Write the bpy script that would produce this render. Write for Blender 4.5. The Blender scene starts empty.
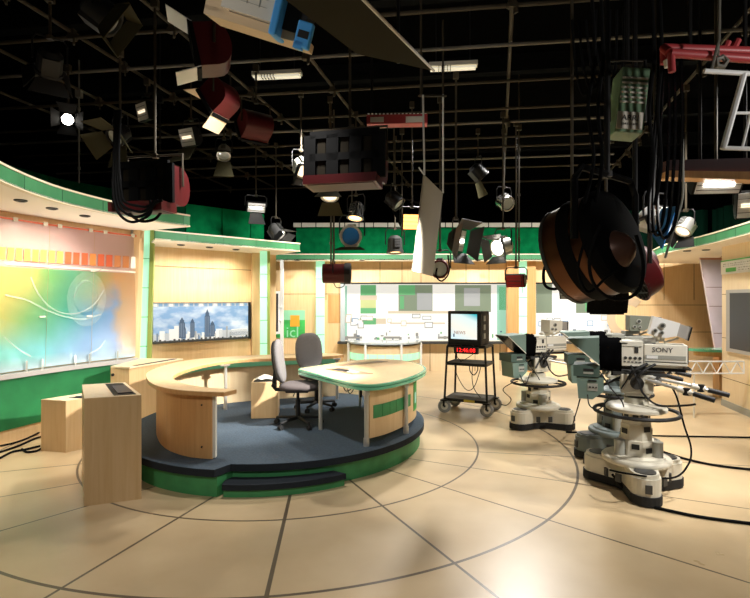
import bpy, bmesh, math, random
from mathutils import Vector, Matrix
random.seed(7)
sc = bpy.context.scene
COL = sc.collection
PI = math.pi
FPX, HZ, CX, EYE = 500.0, 299.0, 375.0, 1.7

# ------------------------------------------------------------------ helpers
def P(x, y, D):
    return Vector(((x-CX)/FPX*D, D, EYE-(y-HZ)/FPX*D))
def G(x, y, z=0.0):
    D = FPX*(EYE-z)/(y-HZ)
    return Vector(((x-CX)/FPX*D, D, z))
def s(r, g, b):
    def f(c):
        c /= 255.0
        return c/12.92 if c <= .04045 else ((c+.055)/1.055)**2.4
    return (f(r), f(g), f(b), 1)
MATS = {}
def mat(name, col, rough=.5, metal=0, emit=0, spec=.5, noise=0, nscale=20, ecol=None, bump=0, trans=0, coat=0):
    m = bpy.data.materials.new(name); m.use_nodes = True
    nt = m.node_tree; b = nt.nodes['Principled BSDF']
    b.inputs['Base Color'].default_value = col
    b.inputs['Roughness'].default_value = rough
    b.inputs['Metallic'].default_value = metal
    b.inputs['Specular IOR Level'].default_value = 0 if name.startswith(('studio_', 'curtain', 'flat_green', 'black_cloth')) else spec
    if coat: b.inputs['Coat Weight'].default_value = coat; b.inputs['Coat Roughness'].default_value = .1
    if trans: b.inputs['Transmission Weight'].default_value = trans
    if emit:
        b.inputs['Emission Color'].default_value = ecol or col
        b.inputs['Emission Strength'].default_value = emit
    if noise or bump:
        tc = nt.nodes.new('ShaderNodeTexCoord'); n = nt.nodes.new('ShaderNodeTexNoise')
        n.inputs['Scale'].default_value = nscale; n.inputs['Detail'].default_value = 4
        nt.links.new(tc.outputs['Object'], n.inputs['Vector'])
        if noise:
            r = nt.nodes.new('ShaderNodeValToRGB')
            r.color_ramp.elements[0].position = .3; r.color_ramp.elements[1].position = .7
            r.color_ramp.elements[0].color = tuple(c*(1-noise) for c in col[:3])+(1,)
            r.color_ramp.elements[1].color = tuple(min(1, c*(1+noise)) for c in col[:3])+(1,)
            nt.links.new(n.outputs['Fac'], r.inputs['Fac']); nt.links.new(r.outputs['Color'], b.inputs['Base Color'])
        if bump:
            bp = nt.nodes.new('ShaderNodeBump'); bp.inputs['Strength'].default_value = bump; bp.inputs['Distance'].default_value = .01
            nt.links.new(n.outputs['Fac'], bp.inputs['Height']); nt.links.new(bp.outputs['Normal'], b.inputs['Normal'])
    MATS[name] = m
    return m
def wood(name, c1, c2, rough=.38, sx=18, sz=1.1):
    m = mat(name, c1, rough); nt = m.node_tree; b = nt.nodes['Principled BSDF']
    tc = nt.nodes.new('ShaderNodeTexCoord'); mp = nt.nodes.new('ShaderNodeMapping')
    mp.inputs['Scale'].default_value = (sx, sx, sz)
    n = nt.nodes.new('ShaderNodeTexNoise'); n.inputs['Scale'].default_value = 1.6; n.inputs['Detail'].default_value = 6
    n.inputs['Distortion'].default_value = .5
    r = nt.nodes.new('ShaderNodeValToRGB')
    r.color_ramp.elements[0].position = .3; r.color_ramp.elements[1].position = .72
    r.color_ramp.elements[0].color = c2; r.color_ramp.elements[1].color = c1
    nt.links.new(tc.outputs['Object'], mp.inputs['Vector']); nt.links.new(mp.outputs['Vector'], n.inputs['Vector'])
    nt.links.new(n.outputs['Fac'], r.inputs['Fac']); nt.links.new(r.outputs['Color'], b.inputs['Base Color'])
    return m

class MB:
    def __init__(self, *mats):
        self.bm = bmesh.new(); self.mats = []; self.cur = 0; self.M = Matrix()
        self.uv = None
        if mats: self.m(mats[0])
    def m(self, name):
        if name not in self.mats: self.mats.append(name)
        self.cur = self.mats.index(name); return self
    def v(self, p): return self.bm.verts.new(self.M @ Vector(p))
    def f(self, vs):
        try:
            fc = self.bm.faces.new(vs); fc.material_index = self.cur; return fc
        except ValueError: return None
    def quad(self, *ps): return self.f([self.v(p) for p in ps])
    def box(self, c, size, rz=0, R=None, bev=0):
        hx, hy, hz = size[0]/2, size[1]/2, size[2]/2
        T = Matrix.Translation(Vector(c)) @ (R.to_4x4() if R is not None else Matrix.Rotation(rz, 4, 'Z'))
        old = self.M; self.M = old @ T
        vs = [self.v((x*hx, y*hy, z*hz)) for x in (-1, 1) for y in (-1, 1) for z in (-1, 1)]
        fs = [self.f([vs[i] for i in q]) for q in ((0,1,3,2),(4,6,7,5),(0,4,5,1),(2,3,7,6),(0,2,6,4),(1,5,7,3))]
        if bev:
            es = list({e for fc in fs for e in fc.edges})
            r = bmesh.ops.bevel(self.bm, geom=es, offset=bev, segments=2, affect='EDGES', profile=.5)
            for fc in r['faces']: fc.material_index = self.cur
        self.M = old; return self
    def ext(self, x0, x1, y0, y1, z0, z1, bev=0):
        return self.box(((x0+x1)/2, (y0+y1)/2, (z0+z1)/2), (x1-x0, y1-y0, z1-z0), bev=bev)
    def cyl(self, p0, p1, r0, r1=None, n=14, caps=True):
        p0, p1 = Vector(p0), Vector(p1); r1 = r0 if r1 is None else r1
        d = (p1-p0).normalized(); a = d.orthogonal().normalized(); b = d.cross(a)
        A = []; B = []
        for i in range(n):
            t = 2*PI*i/n; o = a*math.cos(t)+b*math.sin(t)
            A.append(self.v(p0+o*r0)); B.append(self.v(p1+o*r1))
        for i in range(n): self.f([A[i], A[(i+1) % n], B[(i+1) % n], B[i]])
        if caps: self.f(A[::-1]); self.f(B)
        return self
    def tube(self, pts, r, n=7, closed=False, smooth=0):
        pts = [Vector(p) for p in pts]
        if smooth: pts = crom(pts, smooth, closed)
        N = len(pts); rings = []; prev = None
        for i in range(N):
            if closed: d = pts[(i+1) % N]-pts[i-1]
            else: d = pts[min(i+1, N-1)]-pts[max(i-1, 0)]
            if d.length < 1e-9: d = Vector((0, 0, 1))
            d.normalize()
            a = d.orthogonal() if prev is None else prev-d*prev.dot(d)
            if a.length < 1e-6: a = d.orthogonal()
            a.normalize(); prev = a; b = d.cross(a)
            rings.append([self.v(pts[i]+(a*math.cos(2*PI*k/n)+b*math.sin(2*PI*k/n))*r) for k in range(n)])
        for i in range(N if closed else N-1):
            A, B = rings[i], rings[(i+1) % N]
            for k in range(n): self.f([A[k], A[(k+1) % n], B[(k+1) % n], B[k]])
        if not closed: self.f(rings[0][::-1]); self.f(rings[-1])
        return self
    def prism(self, poly, z0, z1):
        A = [self.v((p[0], p[1], z0)) for p in poly]; B = [self.v((p[0], p[1], z1)) for p in poly]
        n = len(poly)
        for i in range(n): self.f([A[i], A[(i+1) % n], B[(i+1) % n], B[i]])
        self.f(A[::-1]); self.f(B); return self
    def slabpoly(self, pts, nrm, t):
        """a planar polygon of 3D points given thickness t along nrm"""
        o = Vector(nrm).normalized()*t
        A = [self.v(p) for p in pts]; B = [self.v(Vector(p)+o) for p in pts]; n = len(pts)
        for i in range(n): self.f([A[i], A[(i+1) % n], B[(i+1) % n], B[i]])
        self.f(A[::-1]); self.f(B); return self
    def lathe(self, prof, n=24, c=(0, 0, 0), R=None):
        T = Matrix.Translation(Vector(c)) @ (R.to_4x4() if R is not None else Matrix())
        old = self.M; self.M = old @ T; rings = []
        for r, z in prof:
            rings.append([self.v((r*math.cos(2*PI*k/n), r*math.sin(2*PI*k/n), z)) for k in range(n)] if r > 1e-6 else [self.v((0, 0, z))])
        for A, B in zip(rings, rings[1:]):
            for k in range(n):
                q = [A[k % len(A)], A[(k+1) % len(A)], B[(k+1) % len(B)], B[k % len(B)]]
                q = [x for i, x in enumerate(q) if x not in q[:i]]
                if len(q) > 2: self.f(q)
        self.M = old; return self
    def strip(self, A, B):
        """open ribbon between two 3D polylines"""
        a = [self.v(p) for p in A]; b = [self.v(p) for p in B]
        for i in range(len(a)-1): self.f([a[i], a[i+1], b[i+1], b[i]])
        return self
    def bandwall(self, line, z0, z1, th=.03):
        """solid wall of thickness th along a plan polyline (offset to the left of travel)"""
        off = offset(line, th)
        loop = list(line)+list(reversed(off))
        return self.prism_strip(line, off, z0, z1)
    def prism_strip(self, a, b, z0, z1):
        n = len(a); V = []
        for p, q in zip(a, b):
            V.append([self.v((p[0], p[1], z0)), self.v((p[0], p[1], z1)), self.v((q[0], q[1], z1)), self.v((q[0], q[1], z0))])
        for i in range(n-1):
            for k in range(4): self.f([V[i][k], V[i][(k+1) % 4], V[i+1][(k+1) % 4], V[i+1][k]])
        self.f(V[0][::-1]); self.f(V[-1]); return self
    def text(self, body, size, T, ext=.001):
        cu = bpy.data.curves.new('lettering', 'FONT'); cu.body = body; cu.size = size; cu.extrude = ext
        cu.align_x = 'CENTER'; cu.align_y = 'CENTER'; cu.resolution_u = 2
        o = bpy.data.objects.new('lettering', cu); COL.objects.link(o)
        dg = bpy.context.evaluated_depsgraph_get(); dg.update()
        me = bpy.data.meshes.new_from_object(o.evaluated_get(dg))
        n0 = len(self.bm.verts); nf = len(self.bm.faces)
        self.bm.from_mesh(me); self.bm.verts.ensure_lookup_table(); self.bm.faces.ensure_lookup_table()
        X = self.M @ T
        for i in range(n0, len(self.bm.verts)): self.bm.verts[i].co = X @ self.bm.verts[i].co
        for i in range(nf, len(self.bm.faces)): self.bm.faces[i].material_index = self.cur
        bpy.data.objects.remove(o); bpy.data.curves.remove(cu); bpy.data.meshes.remove(me)
        return self
    def build(self, name, parent=None, smooth=False, world=False):
        me = bpy.data.meshes.new(name)
        if world and parent is not None:
            par = parent; off = Vector((0, 0, 0))
            while par is not None: off += par.location; par = par.parent
            bmesh.ops.translate(self.bm, verts=self.bm.verts, vec=-off)
        bmesh.ops.recalc_face_normals(self.bm, faces=self.bm.faces)
        self.bm.to_mesh(me); self.bm.free()
        for k in self.mats: me.materials.append(MATS[k])
        o = bpy.data.objects.new(name, me); COL.objects.link(o)
        if parent is not None: o.parent = parent
        if smooth:
            for p in me.polygons: p.use_smooth = True
            a = math.radians(smooth if smooth > 1 else 40)
            import numpy as np
            me.set_sharp_from_angle(angle=a)
        return o

def crom(pts, k=8, closed=False):
    pts = [Vector(p) for p in pts]; out = []; n = len(pts)
    g = (lambda i: pts[i % n]) if closed else (lambda i: pts[max(0, min(n-1, i))])
    for i in range(n if closed else n-1):
        p0, p1, p2, p3 = g(i-1), g(i), g(i+1), g(i+2)
        for j in range(k):
            t = j/k
            out.append(.5*((2*p1)+(p2-p0)*t+(2*p0-5*p1+4*p2-p3)*t*t+(3*p1-p0-3*p2+p3)*t**3))
    if not closed: out.append(pts[-1])
    return out
def V2(p): return Vector((p[0], p[1]))
def offset(line, d):
    line = [V2(p) for p in line]; out = []; n = len(line)
    for i in range(n):
        t = (line[min(i+1, n-1)]-line[max(i-1, 0)]).normalized()
        out.append(line[i]+Vector((-t.y, t.x))*d)
    return out
def tag(o, label=None, cat=None, group=None, kind=None):
    if label: o['label'] = label
    if cat: o['category'] = cat
    if group: o['group'] = group
    if kind: o['kind'] = kind
    return o
def thing(name, label, cat, loc=(0, 0, 0), rz=0, group=None):
    o = bpy.data.objects.new(name, None); COL.objects.link(o)
    o.location = loc; o.rotation_euler = (0, 0, rz); o.empty_display_size = .1
    return tag(o, label, cat, group)
def struct(o): o['kind'] = 'structure'; return o
def clone(root, loc, rz, label, group=None):
    r = root.copy(); COL.objects.link(r); r.location = loc; r.rotation_euler = (0, 0, rz); r['label'] = label
    if group: r['group'] = group
    def kids(a, b):
        for ch in list(a.children):
            c = ch.copy(); COL.objects.link(c); c.parent = b
            kids(ch, c)
    kids(root, r)
    return r
def frame(fwd, up=(0, 0, 1)):
    """rotation with local x = fwd, local z near up"""
    x = Vector(fwd).normalized(); z = Vector(up)
    y = z.cross(x)
    if y.length < 1e-4: y = Vector((0, 1, 0))
    y.normalize(); z = x.cross(y)
    return Matrix((x, y, z)).transposed()

# ------------------------------------------------------------------ materials
wood('maple', s(230, 198, 150), s(221, 185, 135))
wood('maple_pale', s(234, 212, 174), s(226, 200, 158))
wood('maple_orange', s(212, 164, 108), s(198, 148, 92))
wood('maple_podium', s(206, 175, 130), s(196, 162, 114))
mat('seam', s(110, 78, 45), .7)
mat('cream', s(236, 222, 192), .5)
mat('soffit', s(250, 240, 224), .6)
mat('fascia_green', s(66, 132, 86), .5, noise=.08, nscale=6)
mat('fascia_joint', s(50, 100, 68), .6)
mat('riser_green', s(62, 140, 84), .55, noise=.12, nscale=9)
mat('panel_green', s(56, 146, 88), .35, noise=.14, nscale=4)
mat('flat_green', s(12, 112, 64), .8, noise=.25, nscale=5)
mat('curtain_green', s(10, 62, 38), .9, noise=.3, nscale=7)
mat('curtain_dark', s(8, 32, 22), .95)
mat('band_green', s(110, 176, 136), .4, emit=.22, ecol=s(120, 196, 150))  # emission makes the band look lit in the shade of the counter overhang
mat('mint', s(170, 224, 188), .25, emit=.62, ecol=s(160, 235, 195))
mat('mint_edge', s(120, 205, 165), .15, coat=.5)
mat('lime_frame', s(150, 168, 84), .5)
mat('carpet', s(58, 72, 84), .95, noise=.22, nscale=55, bump=.35)
mat('carpet_edge', s(22, 30, 38), .95, noise=.2, nscale=60)
mat('black', s(14, 14, 14), .6)
mat('black_gloss', s(12, 12, 13), .18)
mat('black_cloth', s(10, 10, 11), .95)
mat('black_metal', s(26, 25, 24), .45, .4)
mat('studio_black', s(7, 7, 7), .95)
mat('studio_grey', s(22, 23, 23), .9)
mat('pipe', s(66, 59, 46), .6, .1, spec=.25)
mat('pipe_bright', s(112, 108, 98), .55, .1, spec=.3)
mat('chrome', s(205, 205, 205), .2, .95)
mat('alu', s(200, 198, 190), .4, .6)
mat('white', s(238, 238, 235), .5)
mat('offwhite', s(222, 216, 200), .5)
mat('cam_cream', s(232, 227, 212), .45)
mat('cam_grey', s(160, 160, 150), .5)
mat('cam_olive', s(120, 124, 110), .5)
mat('cam_dark', s(56, 56, 54), .5)
mat('teal', s(108, 130, 120), .6)
mat('teal_dark', s(66, 86, 78), .6)
mat('ped_cream', s(208, 202, 184), .45)
mat('ped_grey', s(112, 122, 120), .5)
mat('rubber', s(22, 22, 22), .8)
mat('wheel_grey', s(150, 148, 142), .6)
mat('chair_fabric', s(104, 100, 98), .95, noise=.15, nscale=120, bump=.3)
mat('chair_dark', s(82, 74, 72), .95, noise=.15, nscale=120, bump=.3)
mat('cart_shelf', s(92, 88, 80), .7)
mat('inset_brown', s(150, 124, 98), .4)
mat('yellow', s(214, 190, 60), .6)
mat('red_led', s(220, 30, 30), .4, emit=3.0)
mat('maroon', s(78, 20, 22), .4, spec=.3)
mat('maroon_dark', s(58, 18, 18), .5)
mat('red_paint', s(168, 60, 62), .42)
mat('red_bright', s(190, 40, 44), .4)
mat('brass', s(110, 74, 50), .28, .8)
mat('brass_dark', s(30, 21, 17), .4, .3)
mat('brass_dome', s(112, 80, 66), .35, .3)
mat('olive_flag', s(64, 60, 40), .85, spec=.2)
mat('cell_dark', s(34, 29, 20), .8, spec=.1)
mat('flag_white', s(226, 224, 216), .8)
mat('olive_board', s(40, 36, 20), .85, spec=.1)
mat('flag_grey', s(150, 142, 124), .8)
mat('cable_black', s(9, 9, 9), .75, spec=.12)
mat('tan_box', s(214, 188, 150), .7)
mat('blue_plastic', s(80, 172, 246), .45)
mat('blue_gel', s(42, 120, 190), .3)
mat('lampgreen', s(110, 140, 108), .5)
mat('lamp_white', s(255, 250, 240), .5, emit=22, ecol=s(255, 246, 232))
mat('lamp_warm', s(255, 214, 160), .5, emit=4, ecol=s(255, 196, 130))
mat('lamp_orange', s(255, 180, 110), .5, emit=4, ecol=s(255, 160, 84))
mat('lamp_dim', s(255, 236, 205), .5, emit=1.6, ecol=s(255, 230, 195))
mat('tube', s(240, 235, 215), .5, emit=.55, ecol=s(240, 232, 205))
mat('paper', s(240, 238, 228), .7)
mat('poster_green', s(60, 172, 82), .5, noise=.35, nscale=4)
mat('orange', s(235, 165, 50), .5)
mat('poster_mint', s(150, 216, 176), .5)
mat('lilac', s(206, 192, 200), .4, noise=.06, nscale=3)
mat('screen_dark', s(46, 48, 54), .35, spec=.25)
mat('monitor_grey', s(170, 166, 160), .5)
mat('green_logo', s(70, 180, 70), .5)
mat('disc_grey', s(190, 168, 138), .6)
mat('glass_grey', s(180, 190, 190), .1)

def screen_mat():
    m = mat('crt_image', (1, 1, 1, 1), .1); nt = m.node_tree; b = nt.nodes['Principled BSDF']
    tc = nt.nodes.new('ShaderNodeTexCoord'); sp = nt.nodes.new('ShaderNodeSeparateXYZ'); nt.links.new(tc.outputs['UV'], sp.inputs[0])
    a = nt.nodes.new('ShaderNodeMath'); a.operation = 'MULTIPLY_ADD'; a.inputs[1].default_value = .45
    nt.links.new(sp.outputs['X'], a.inputs[0]); nt.links.new(sp.outputs['Y'], a.inputs[2])
    r = nt.nodes.new('ShaderNodeValToRGB'); e = r.color_ramp.elements
    e[0].position = .0; e[0].color = s(205, 236, 246); e[1].position = 1.0; e[1].color = s(70, 190, 200)
    for p, c in ((.4, s(246, 240, 226)), (.8, s(226, 244, 240))): q = e.new(p); q.color = c
    a2 = nt.nodes.new('ShaderNodeMath'); a2.operation = 'MULTIPLY'; a2.inputs[1].default_value = .72
    nt.links.new(a.outputs[0], a2.inputs[0]); nt.links.new(a2.outputs[0], r.inputs[0])
    nt.links.new(r.outputs[0], b.inputs['Emission Color']); b.inputs['Emission Strength'].default_value = 1.0
    b.inputs['Base Color'].default_value = (.02, .02, .02, 1)
screen_mat()

def sky_print():
    """printed sky with clouds for the backlit skyline picture"""
    m = mat('sky_print', (1, 1, 1, 1), .4); nt = m.node_tree; b = nt.nodes['Principled BSDF']
    tc = nt.nodes.new('ShaderNodeTexCoord'); mp = nt.nodes.new('ShaderNodeMapping'); mp.inputs['Scale'].default_value = (1.1, 1.1, 2.2)
    n = nt.nodes.new('ShaderNodeTexNoise'); n.inputs['Scale'].default_value = 2.6; n.inputs['Detail'].default_value = 7
    r = nt.nodes.new('ShaderNodeValToRGB'); e = r.color_ramp.elements
    e[0].position = .44; e[0].color = s(84, 146, 200); e[1].position = .70; e[1].color = s(238, 243, 246)
    nt.links.new(tc.outputs['Object'], mp.inputs[0]); nt.links.new(mp.outputs[0], n.inputs['Vector'])
    nt.links.new(n.outputs['Fac'], r.inputs[0]); b.inputs['Base Color'].default_value = (.16, .2, .24, 1)
    nt.links.new(r.outputs[0], b.inputs['Emission Color']); b.inputs['Emission Strength'].default_value = .74
sky_print()
for nm, c in (('print_dark', s(88, 110, 136)), ('print_mid', s(140, 158, 178)), ('print_pale', s(226, 230, 230)),
              ('print_ground', s(84, 84, 78)), ('print_white', s(250, 248, 240)), ('print_green', s(118, 196, 132)),
              ('print_olive', s(146, 160, 134)), ('print_yellow', s(226, 232, 160)), ('print_grey', s(190, 192, 190)),
              ('print_blue', s(150, 190, 226)), ('print_mint', s(170, 226, 200)), ('print_beige', s(238, 220, 190)),
              ('print_line', s(150, 148, 140))):
    c = c if nm in ('print_white', 'print_line') else tuple(q*.78 for q in c[:3])+(1,)
    mat(nm, tuple(q*.3 for q in c[:3])+(1,), .4, emit=.72, ecol=c)
    mat(nm.replace('print', 'city'), tuple(q*.35 for q in c[:3])+(1,), .4, emit=.66, ecol=c)
for nm, c in (('sq_yellow', s(224, 172, 80)), ('sq_orange', s(222, 134, 70)), ('sq_red', s(212, 100, 62)), ('sq_green', s(188, 168, 88)),
              ('sq_cream', s(250, 236, 216)), ('arc_white', s(232, 240, 226)), ('sq_brown', s(206, 132, 80))):
    mat(nm, c, .3, emit=.04)
def graphic_mat():
    m = mat('graphic', (1, 1, 1, 1), .22); nt = m.node_tree; b = nt.nodes['Principled BSDF']; L = nt.links.new
    tc = nt.nodes.new('ShaderNodeTexCoord'); sp = nt.nodes.new('ShaderNodeSeparateXYZ'); L(tc.outputs['UV'], sp.inputs[0])
    n = nt.nodes.new('ShaderNodeTexNoise'); n.inputs['Scale'].default_value = 3.2; n.inputs['Detail'].default_value = 4; L(tc.outputs['UV'], n.inputs['Vector'])
    def ramp(src, stops):
        r = nt.nodes.new('ShaderNodeValToRGB'); e = r.color_ramp.elements
        e[0].position, e[0].color = stops[0]; e[1].position, e[1].color = stops[-1]
        for p, c in stops[1:-1]: q = e.new(p); q.color = c
        L(src, r.inputs[0]); return r.outputs[0]
    def mth(op, a, bb):
        k = nt.nodes.new('ShaderNodeMath'); k.operation = op
        for i, q in enumerate((a, bb)):
            if isinstance(q, (int, float)): k.inputs[i].default_value = q
            else: L(q, k.inputs[i])
        return k.outputs[0]
    def mix(f, a, bb):
        k = nt.nodes.new('ShaderNodeMix'); k.data_type = 'RGBA'; L(f, k.inputs[0]); L(a, k.inputs[6]); L(bb, k.inputs[7]); return k.outputs[2]
    nu = mth('ADD', sp.outputs['X'], mth('MULTIPLY', mth('SUBTRACT', n.outputs['Fac'], .5), .28))
    nv = mth('ADD', sp.outputs['Y'], mth('MULTIPLY', mth('SUBTRACT', n.outputs['Fac'], .5), .35))
    up = ramp(nu, [(0, s(250, 226, 120)), (.17, s(244, 226, 120)), (.34, s(140, 206, 120)), (.52, s(110, 196, 150)), (.68, s(166, 200, 130)), (.82, s(232, 176, 104)), (1, s(226, 178, 120))])
    mid = ramp(nu, [(0, s(226, 226, 130)), (.2, s(150, 214, 140)), (.45, s(90, 198, 170)), (.62, s(110, 176, 206)), (.80, s(130, 170, 210)), (.86, s(206, 178, 140)), (1, s(222, 184, 140))])
    low = ramp(nu, [(0, s(150, 228, 216)), (.3, s(140, 222, 224)), (.6, s(160, 200, 236)), (.84, s(180, 206, 240)), (.90, s(226, 206, 180)), (1, s(226, 196, 160))])
    c1 = mix(ramp(nv, [(.12, (0, 0, 0, 1)), (.34, (1, 1, 1, 1))]), low, mid)
    c2 = mix(ramp(nv, [(.36, (0, 0, 0, 1)), (.62, (1, 1, 1, 1))]), c1, up)
    pk = ramp(sp.outputs['X'], [(0, s(246, 214, 200)), (.5, s(244, 208, 200)), (.9, s(238, 200, 180)), (1, s(226, 186, 140))])
    c3 = mix(ramp(sp.outputs['Y'], [(.676, (0, 0, 0, 1)), (.684, (1, 1, 1, 1))]), c2, pk)
    c4 = mix(ramp(sp.outputs['Y'], [(.0, (1, 1, 1, 1)), (.09, (0, 0, 0, 1))]), c3, nt_rgb(nt, s(224, 244, 248)))  # pale foot paints the white glow rising from the ledge
    g_ = nt.nodes.new('ShaderNodeHueSaturation'); g_.inputs['Saturation'].default_value = .92; g_.inputs['Value'].default_value = .86; L(c4, g_.inputs['Color']); c4 = g_.outputs[0]
    L(c4, b.inputs['Base Color']); L(c4, b.inputs['Emission Color']); b.inputs['Emission Strength'].default_value = .10
def nt_rgb(nt, c):
    k = nt.nodes.new('ShaderNodeRGB'); k.outputs[0].default_value = c; return k.outputs[0]
graphic_mat()
for nm, al in (('arc_white', .34),): MATS[nm].node_tree.nodes['Principled BSDF'].inputs['Alpha'].default_value = al

# floor: glossy tan vinyl with inlaid dark rings and spokes
RC = Vector((-1.02, 6.05))
def floor_mat():
    m = mat('vinyl', s(200, 164, 116), .3, spec=.5); nt = m.node_tree; b = nt.nodes['Principled BSDF']; L = nt.links.new
    tc = nt.nodes.new('ShaderNodeTexCoord'); pos = tc.outputs['Object']
    def mth(op, a, bb=None):
        k = nt.nodes.new('ShaderNodeMath'); k.operation = op
        for i, q in enumerate((a, bb)):
            if q is None: continue
            if isinstance(q, (int, float)): k.inputs[i].default_value = q
            else: L(q, k.inputs[i])
        return k.outputs[0]
    sub = nt.nodes.new('ShaderNodeVectorMath'); sub.operation = 'SUBTRACT'; L(pos, sub.inputs[0]); sub.inputs[1].default_value = (RC.x, RC.y, 0)
    ln = nt.nodes.new('ShaderNodeVectorMath'); ln.operation = 'LENGTH'; L(sub.outputs[0], ln.inputs[0]); r = ln.outputs['Value']
    mask = None
    def add(x):
        nonlocal mask
        mask = x if mask is None else mth('MAXIMUM', mask, x)
    for R, w in ((2.22, .010), (3.22, .012)):
        add(mth('LESS_THAN', mth('ABSOLUTE', mth('SUBTRACT', r, R)), w))
    for (p, q, w) in (((50, 595), (213, 497), .010), ((266, 598), (289, 500), .014), ((351, 481), (497, 597), .010), ((392, 471), (750, 583), .008),
                      ((412, 459), (750, 509), .007), ((500, 453), (577, 457), .008), ((660, 433), (750, 488), .008), ((0, 472), (80, 464), .008),
                      ((0, 497), (80, 483), .008), ((0, 531), (160, 485), .008)):
        A, B = G(*p), G(*q); d = (B-A).normalized(); nn = Vector((-d.y, d.x, 0)); c = nn.dot(A)
        o = (A+B)/2-Vector((RC.x, RC.y, 0)); sgn = 1 if o.dot(d) > 0 else -1
        dt = nt.nodes.new('ShaderNodeVectorMath'); dt.operation = 'DOT_PRODUCT'; L(pos, dt.inputs[0]); dt.inputs[1].default_value = nn
        al = nt.nodes.new('ShaderNodeVectorMath'); al.operation = 'DOT_PRODUCT'; L(sub.outputs[0], al.inputs[0]); al.inputs[1].default_value = d*sgn
        add(mth('MULTIPLY', mth('LESS_THAN', mth('ABSOLUTE', mth('SUBTRACT', dt.outputs['Value'], c)), w), mth('GREATER_THAN', al.outputs['Value'], 1.0)))
    FLOOR_LINES = True
    n = nt.nodes.new('ShaderNodeTexNoise'); n.inputs['Scale'].default_value = 2.2; n.inputs['Detail'].default_value = 7; L(pos, n.inputs['Vector'])
    rp = nt.nodes.new('ShaderNodeValToRGB'); e = rp.color_ramp.elements
    e[0].position = .3; e[0].color = s(200, 174, 134); e[1].position = .72; e[1].color = s(213, 189, 150)
    L(n.outputs['Fac'], rp.inputs[0])
    mx = nt.nodes.new('ShaderNodeMix'); mx.data_type = 'RGBA'; L(mask, mx.inputs[0]); L(rp.outputs[0], mx.inputs[6]); mx.inputs[7].default_value = s(98, 84, 66)
    L(mx.outputs[2], b.inputs['Base Color'])
    n2 = nt.nodes.new('ShaderNodeTexNoise'); n2.inputs['Scale'].default_value = 1.1; n2.inputs['Detail'].default_value = 5; L(pos, n2.inputs['Vector'])
    mr = nt.nodes.new('ShaderNodeMapRange'); mr.inputs['To Min'].default_value = .22; mr.inputs['To Max'].default_value = .42; L(n2.outputs['Fac'], mr.inputs[0])
    L(mr.outputs[0], b.inputs['Roughness'])
floor_mat()
# ------------------------------------------------------------------ room shell
def shell(name, x0, x1, y0, y1, z0, z1, m):
    return struct(MB(m).ext(x0, x1, y0, y1, z0, z1).build(name))
shell('floor', -9.5, 10, -1.5, 14.6, -.2, 0, 'vinyl')
shell('ceiling', -9.5, 10, -1.5, 14.6, 5.7, 5.85, 'studio_black')
shell('wall_rear', -9.5, 10, 14.4, 14.6, 0, 5.7, 'studio_black')
shell('wall_far_left', -9.5, -9.3, -1.5, 14.4, 0, 5.7, 'studio_black')
shell('wall_far_right', 9.8, 10, -1.5, 14.4, 0, 5.7, 'studio_black')

BW = 11.8                       # back set wall depth
def bx(x, D=BW): return (x-CX)/FPX*D
def bz(y, D=BW): return EYE-(y-HZ)/FPX*D
SOF = 2.6
# back wall: wood below, wood above, the two ends; the mural aperture stays open
def seams(mb, D, xs, y0, y1, w=.012):
    mb.m('seam')
    for x in xs: mb.ext(bx(x, D)-w/2, bx(x, D)+w/2, D-.004, D+.01, bz(y1, D), bz(y0, D))
    return mb
wb = MB('maple')
wx0, wx1, wz0, wz1 = bx(343), bx(613), bz(341), bz(284)
wb.ext(bx(268), wx0, BW, BW+.12, 0, SOF+.1)
wb.ext(wx1, 8.6, BW, BW+.12, 0, SOF+.1)
wb.ext(wx0, wx1, BW, BW+.12, wz1, SOF+.1)
wb.m('maple_pale').ext(wx0, wx1, BW, BW+.12, 0, wz0)
seams(wb, BW, (380, 402, 421, 443, 466, 489, 545, 575), 262, 283)
seams(wb, BW, (326, 342, 664, 694), 262, 300)
wb.m('seam')
for (xa, xb, y) in ((283, 316, 294), (325, 341, 294), (613, 722, 332), (613, 722, 305)):
    wb.ext(bx(xa), bx(xb), BW-.004, BW+.01, bz(y)-.006, bz(y)+.006)
wb.m('maple_orange').ext(bx(328), bx(341), BW-.006, BW+.02, bz(323), bz(294.8))
seams(wb, BW, (430, 475, 500), 344, 371)
struct(wb.build('wall_back'))
fr = MB('black_metal').ext(wx0-.06, wx1+.04, BW-.05, BW+.02, wz1, wz1+.035)
fr.m('glass_grey').ext(wx0-.06, wx0+.05, BW-.05, BW+.02, wz0, wz1)
struct(fr.build('trim_1'))
lg = MB('cam_dark').ext(bx(338), wx1+.1, BW-.22, BW+.02, wz0-.05, wz0)
struct(lg.build('trim_2'))

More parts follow.
